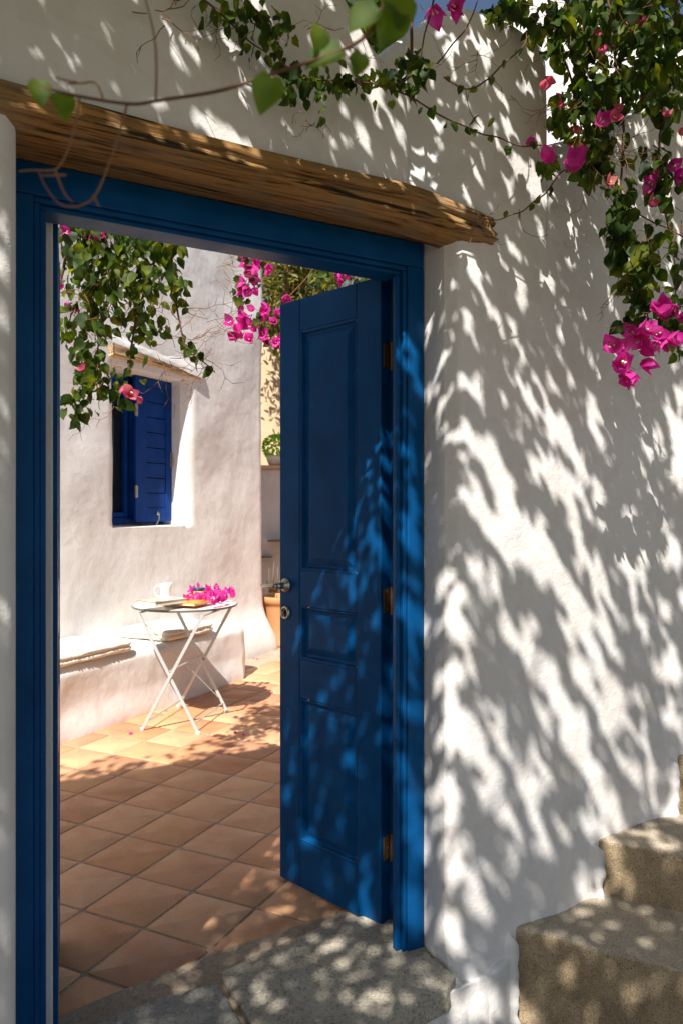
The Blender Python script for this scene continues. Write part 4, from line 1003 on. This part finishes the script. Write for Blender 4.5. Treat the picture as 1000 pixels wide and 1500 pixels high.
# openings in the foliage, as patches of sun: (x0, y0, x1, y1, r) seen on the face of the wall
GAPS = [(672, 392, 690, 460, 9), (690, 460, 722, 515, 8), (648, 395, 644, 420, 4), (655, 430, 640, 470, 6), (665, 470, 700, 500, 7), (664, 545, 705, 590, 6), (668, 530, 715, 560, 4), (640, 500, 635, 560, 8),
        (668, 610, 690, 660, 11), (640, 640, 650, 660, 6), (690, 650, 745, 730, 10), (712, 640, 735, 690, 8), (735, 720, 765, 790, 16), (690, 715, 730, 790, 14), (712, 770, 765, 830, 14), (765, 760, 800, 850, 13), (800, 820, 860, 930, 14),
        (735, 800, 775, 835, 14), (672, 820, 735, 870, 6), (632, 780, 650, 820, 8), (655, 745, 668, 780, 6), (640, 860, 660, 910, 9), (632, 930, 660, 990, 14), (660, 870, 690, 900, 6), (665, 860, 690, 960, 8),
        (720, 855, 760, 960, 9), (745, 930, 800, 1010, 17), (815, 905, 855, 930, 12), (850, 880, 885, 925, 12), (865, 890, 905, 960, 8), (830, 950, 880, 1030, 11), (865, 950, 920, 1060, 7), (800, 980, 850, 1060, 12),
        (770, 555, 790, 580, 4), (795, 610, 812, 640, 5), (820, 620, 850, 680, 7), (845, 660, 880, 720, 8), (800, 660, 832, 710, 8), (810, 670, 830, 730, 8), (845, 700, 855, 740, 6), (830, 740, 850, 800, 6), (835, 810, 860, 850, 5), (893, 790, 915, 830, 6), (915, 765, 922, 772, 6), (900, 735, 912, 755, 4),
        (790, 545, 806, 590, 5), (748, 400, 770, 430, 6), (752, 440, 760, 465, 5), (800, 400, 812, 440, 5), (858, 440, 878, 470, 7), (745, 520, 752, 535, 7), (740, 470, 750, 490, 4), (770, 600, 775, 620, 4), (860, 580, 868, 600, 4), (795, 290, 800, 300, 4),
        (640, 1010, 700, 1110, 17), (635, 1100, 665, 1180, 16), (680, 1080, 720, 1160, 12), (720, 1060, 780, 1150, 9), (760, 1130, 800, 1250, 9), (700, 1130, 725, 1185, 12), (740, 1170, 760, 1240, 7), (640, 1200, 665, 1290, 14), (670, 1240, 700, 1330, 9), (700, 1280, 712, 1330, 7), (725, 1280, 740, 1320, 7), (650, 1330, 680, 1400, 10),
        (830, 1090, 850, 1140, 6), (848, 1070, 875, 1140, 8), (860, 1130, 890, 1190, 7), (905, 1090, 920, 1130, 6), (940, 1060, 955, 1150, 8), (890, 1150, 905, 1200, 6), (960, 960, 966, 975, 7), (880, 1010, 900, 1060, 8), (930, 880, 950, 930, 5), (900, 990, 925, 1080, 6), (978, 1035, 995, 1060, 7), (985, 960, 995, 990, 8), (972, 880, 976, 900, 8), (950, 1180, 980, 1190, 8),
        (990, 600, 1000, 690, 14), (985, 690, 990, 700, 5), (985, 780, 990, 820, 5), (980, 825, 985, 835, 6), (925, 620, 940, 650, 3), (690, 690, 700, 700, 5),
        (530, 120, 560, 170, 9), (500, 0, 515, 50, 6), (560, 230, 580, 270, 9), (580, 150, 600, 210, 10), (625, 230, 640, 290, 9), (680, 240, 690, 260, 7), (260, 90, 300, 165, 9), (300, 170, 330, 220, 9), (330, 130, 350, 180, 5), (245, 10, 290, 90, 4), (408, 205, 425, 245, 5), (350, 200, 370, 240, 8), (770, 240, 785, 270, 5), (750, 230, 760, 260, 5), (820, 320, 850, 370, 6), (840, 340, 865, 390, 6), (790, 280, 805, 320, 4), (755, 360, 760, 380, 4),
        (8, 10, 24, 40, 9), (55, 70, 62, 90, 4), (100, 85, 112, 105, 3), (70, 160, 110, 205, 11), (0, 210, 14, 330, 9), (5, 400, 14, 470, 7), (2, 300, 10, 340, 8), (0, 870, 12, 960, 10), (0, 560, 8, 640, 6), (5, 720, 12, 800, 5), (0, 105, 10, 120, 6), (455, 300, 470, 330, 6), (540, 290, 550, 320, 6), (600, 290, 620, 330, 7), (700, 330, 720, 355, 8), (36, 168, 46, 190, 3)]
# the same for what stands deeper than the wall face: frame post (n = 0), leaf, threshold, steps
def gap_at(p0, p1, r):
    a, b = plane_px(p0), plane_px(p1); GAPS.append((*a, *b, r))
def post_pt(x, y):       # on the plane n = 0
    r_ = at(x, y, 1) - CAM; t = -CAM.y / r_.y; return CAM + r_ * t
lf_o = Vector((-.054, .163, 0)); lf_n = Vector((-.960, -.279, 0))
def leaf_pt(x, y):
    r_ = at(x, y, 1) - CAM; t = (lf_o - CAM).dot(lf_n) / r_.dot(lf_n); return CAM + r_ * t
for (a, b, c_, d_, r_) in ((598, 480, 600, 540, 9), (590, 530, 605, 560, 9), (590, 620, 600, 760, 9), (610, 570, 618, 600, 5), (595, 740, 610, 860, 9), (612, 800, 612, 900, 7), (590, 870, 608, 960, 9), (600, 960, 600, 1040, 9), (612, 1000, 615, 1080, 7), (590, 1080, 600, 1260, 9), (610, 1160, 612, 1360, 8), (592, 1290, 600, 1360, 9)):
    gap_at(post_pt(a, b), post_pt(c_, d_), r_)
for (a, b, c_, d_, r_) in ((545, 620, 555, 720, 7), (530, 680, 545, 790, 8), (520, 760, 530, 830, 8), (505, 790, 515, 830, 6), (545, 740, 560, 860, 9), (510, 840, 520, 880, 8), (530, 850, 540, 880, 9), (478, 800, 482, 830, 4), (495, 810, 500, 850, 5), (508, 920, 512, 945, 5), (550, 905, 553, 920, 6), (530, 960, 534, 985, 6), (458, 985, 462, 1010, 5), (425, 940, 428, 950, 5), (448, 1050, 452, 1070, 5), (428, 1050, 430, 1060, 5), (510, 1090, 520, 1120, 6), (425, 1120, 428, 1150, 7), (440, 1090, 446, 1120, 5), (500, 1100, 505, 1110, 5), (470, 1230, 476, 1300, 7), (520, 1290, 540, 1350, 12), (495, 1200, 500, 1220, 5), (440, 1180, 445, 1230, 6), (420, 1260, 425, 1280, 6), (535, 1160, 545, 1180, 5), (550, 1050, 552, 1065, 5), (490, 1270, 492, 1290, 5), (545, 580, 555, 600, 3)):
    gap_at(leaf_pt(a, b), leaf_pt(c_, d_), r_)
def floor_gap(a, b, c_, d_, r_, z): gap_at(on_z(a, b, z), on_z(c_, d_, z), r_)
for q in ((490, 1370, 515, 1355, 9), (470, 1375, 520, 1385, 7), (430, 1410, 460, 1405, 8), (500, 1420, 540, 1400, 8), (485, 1408, 510, 1412, 6), (445, 1460, 490, 1440, 8), (500, 1460, 540, 1475, 9), (405, 1392, 412, 1400, 8), (370, 1415, 375, 1420, 5), (620, 1430, 650, 1440, 8), (410, 1465, 414, 1470, 7), (380, 1455, 386, 1458, 6), (540, 1480, 546, 1478, 6), (560, 1437, 565, 1440, 6), (365, 1500, 372, 1490, 8), (313, 1442, 316, 1444, 6), (240, 1490, 262, 1482, 8), (560, 1410, 580, 1400, 7)): floor_gap(*q, STZ)
for q in ((335, 1380, 360, 1372, 6), (380, 1345, 385, 1340, 5), (400, 1330, 412, 1328, 5), (435, 1318, 442, 1320, 8), (430, 1360, 450, 1358, 6), (380, 1372, 388, 1376, 5), (478, 1338, 482, 1340, 5), (325, 1375, 342, 1358, 4), (415, 1300, 418, 1290, 5), (470, 1356, 474, 1358, 5)): floor_gap(*q, 0)
for q in ((850, 1335, 856, 1340, 8), (878, 1346, 880, 1348, 6), (825, 1345, 830, 1347, 5), (815, 1372, 835, 1378, 6), (778, 1357, 780, 1360, 5), (918, 1375, 922, 1377, 5)): floor_gap(*q, .071)
for q in ((905, 1215, 960, 1225, 6), (940, 1205, 960, 1208, 5), (985, 1190, 1000, 1200, 10), (930, 1230, 940, 1226, 4)): floor_gap(*q, .258)
def riser_gap(a, b, c_, d_, r_, i):
    u, z = cor[i]; o_ = Vector((u, wall_n(u), 0)); nn = Vector((-ED.y, ED.x, 0))
    def f(x, y): r2 = at(x, y, 1) - CAM; t = (o_ - CAM).dot(nn) / r2.dot(nn); return CAM + r2 * t
    gap_at(f(a, b), f(c_, d_), r_)
for q in ((750, 1455, 765, 1490, 9, 0), (850, 1420, 860, 1425, 8, 0), (870, 1310, 880, 1318, 6, 1), (900, 1255, 905, 1262, 5, 1), (990, 1130, 996, 1180, 5, 2)): riser_gap(*q)
rg = random.Random(5)
for k_ in range(150):
    x_, y_ = (rg.uniform(230, 1000), rg.uniform(20, 430)) if k_ < 95 else (rg.uniform(760, 1000), rg.uniform(520, 1230))
    if k_ % 3 == 0 and k_ < 95: x_, y_ = rg.uniform(480, 660), rg.uniform(90, 330)
    l_ = rg.uniform(3, 34); GAPS.append((x_, y_, x_ + l_ * .42, y_ + l_, rg.uniform(2.5, 6.5)))
for k_ in range(30):
    x_, y_ = rg.uniform(640, 960), rg.uniform(560, 1350); l_ = rg.uniform(15, 70); GAPS.append((x_, y_, x_ + l_ * .42, y_ + l_, rg.uniform(2.5, 8)))
for k_ in range(44): x_ = rg.uniform(20, 700); y_ = 125 + x_ * .28 + rg.uniform(0, 50); GAPS.append((x_, y_, x_ + 12, y_ + 28, rg.uniform(3, 8)))
for me_, M_ in v1.leaves[::19] + v2.leaves[::26]:
    p_ = M_.translation; q_ = plane_px(p_); GAPS.append((q_[0] - 4, q_[1] - 8, q_[0] + 5, q_[1] + 10, 6))
for me_, M_ in v3.leaves: q_ = plane_px(M_.translation); GAPS.append((q_[0] - 10, q_[1] - 20, q_[0] + 10, q_[1] + 20, 8))
GA = np.array(GAPS, float); GA[:, 4] = GA[:, 4] * np.where(GA[:, 3] < 330, 1.1, .88) + np.where(GA[:, 3] < 330, 1.5, 0)
def seg_clear(X, Y, grow):
    """Distance rule: False where the point lies in a gap."""
    ok = np.ones(len(X), bool)
    for x0, y0, x1, y1, r_ in GA:
        dx, dy = x1 - x0, y1 - y0; L2 = dx * dx + dy * dy + 1e-6; t = np.clip(((X - x0) * dx + (Y - y0) * dy) / L2, 0, 1)
        ok &= (X - x0 - t * dx) ** 2 + (Y - y0 - t * dy) ** 2 > (r_ + grow) ** 2
    return ok
def canopy():
    n = 54000
    u = RNG.uniform(-2.6, 2.3, n); z = RNG.uniform(-1.9, 3.0, n)      # aim point on the wall face
    U, Z, X, Y = [], [], [], []
    nn = np.array([wall_n(a) for a in u]); 
    px = np.empty(n); py = np.empty(n)
    cx, cy, cz = CAM
    dxw, dyw, dzw = u - cx, nn - cy, z - cz
    d = dxw * FWD.x + dyw * FWD.y; rr = dxw * RGT.x + dyw * RGT.y; d = np.maximum(d, .3); px = 500 + F * rr / d; py = 745 - F * dzw / d
    # height above ground where the leaf hangs: low and close to the wall for the upper wall, a roof of leaves further out
    zl = 2.95 + RNG.random(n) ** 1.3 * .75 + np.clip(z - 2.3, 0, 1) * .3
    ok = seg_clear(px, py, 3.5)
    up = np.clip((z - 1.55) / .5, 0, 1) * (u < .9)
    keep = ok & (RNG.random(n) < .97 - .40 * up)
    t = (zl - z) / TANE
    P = np.stack([u - LH.x * t, nn - LH.y * t, zl], 1)[keep]; tt_ = t[keep]
    # nothing inside the picture
    rel = P - np.array(CAM[:]); dd = rel @ np.array(FWD[:]); sx_ = 500 + F * (rel @ np.array(RGT[:])) / np.maximum(dd, .01); sy_ = 745 - F * rel[:, 2] / np.maximum(dd, .01)
    vis = (dd > .05) & (sy_ > -25) & (sx_ > -40) & (sx_ < 1040)
    P = P[~vis]
    E = np.stack([RNG.uniform(-6, 3.2, 16000), RNG.uniform(-5.2, -.3, 16000), RNG.uniform(3.0, 3.8, 16000)], 1)      # unseen leaves behind the viewer, added to hold back skylight
    tE = (-.139 - E[:, 1]) / LH.y; zE = E[:, 2] - TANE * tE; uE = E[:, 0] + LH.x * tE
    far_ = (zE < -1.95) | (uE < -2.7) | (uE > 2.35)
    rel = E - np.array(CAM[:]); dd = rel @ np.array(FWD[:]); sx_ = 500 + F * (rel @ np.array(RGT[:])) / np.maximum(dd, .01); sy_ = 745 - F * rel[:, 2] / np.maximum(dd, .01)
    P = np.vstack([P, E[far_ & ~((dd > .05) & (sy_ > -25))]])
    print('canopy leaves', len(P), 'gaps', len(GA))
    its = []
    sunv = -LDIR
    for p in P:
        its.append((random.choice(LEAVES), orient(Vector(p), rv() + Vector((0, 0, -.4)), sunv * 1.2 + rv() * .6, random.uniform(.030, .052))))
    return its
can = empty('unseen_vine_canopy', (-1.5, -.8, 3.1)); tag(can, 'unseen bougainvillea leaf roof over the lane, shaped to dapple the gate wall', 'vine'); can['kind'] = 'stuff'  # out of view, shaped for the sun it lets through
its = canopy()
# fringe over the patio behind the wall: its ragged edge ends the shade on the tiles
n = 5200; cnt = 0
for k in range(n):
    u = random.uniform(-2.6, 1.6); nn = random.uniform(.9, 2.62)
    edge = 2.16 + .16 * noise.noise(Vector((u * 3, 0, 0))) + .10 * noise.noise(Vector((u * 9, nn * 6, 3)))
    if nn > edge and random.random() < .80: continue
    if nn > edge + .14: continue
    zl = random.uniform(2.95, 3.6); t = zl / TANE; p = Vector((u - LH.x * t, nn - LH.y * t, zl))
    x, y, d = to_px(p)
    if d > .1 and y > -25 and -40 < x < 1040: continue
    its.append((random.choice(LEAVES), orient(p, rv() + Vector((0, 0, -.4)), -LDIR * 1.2 + rv() * .6, random.uniform(.038, .062)))); cnt += 1
inv = Matrix.Translation((1.5, .8, -3.1))
merge('foliage', [(a, inv @ b) for a, b in its], M_LEAF, can)
bm = bmesh.new()
for k in range(16):
    a = Vector((random.uniform(-4, 1), random.uniform(-3, -.2), random.uniform(3.3, 3.7))); b = a + Vector((random.uniform(-1.2, 1.2), random.uniform(-.8, .8), random.uniform(-.1, .1)))
    tube(bm, [q - Vector((-1.5, -.8, 3.1)) for q in catmull([a, a.lerp(b, .3) + rv() * .15, a.lerp(b, .7) + rv() * .15, b], 6)], .008, .004, 6)
o = obj('stems', bm, M_STEM, can, True); o['kind'] = 'stuff'
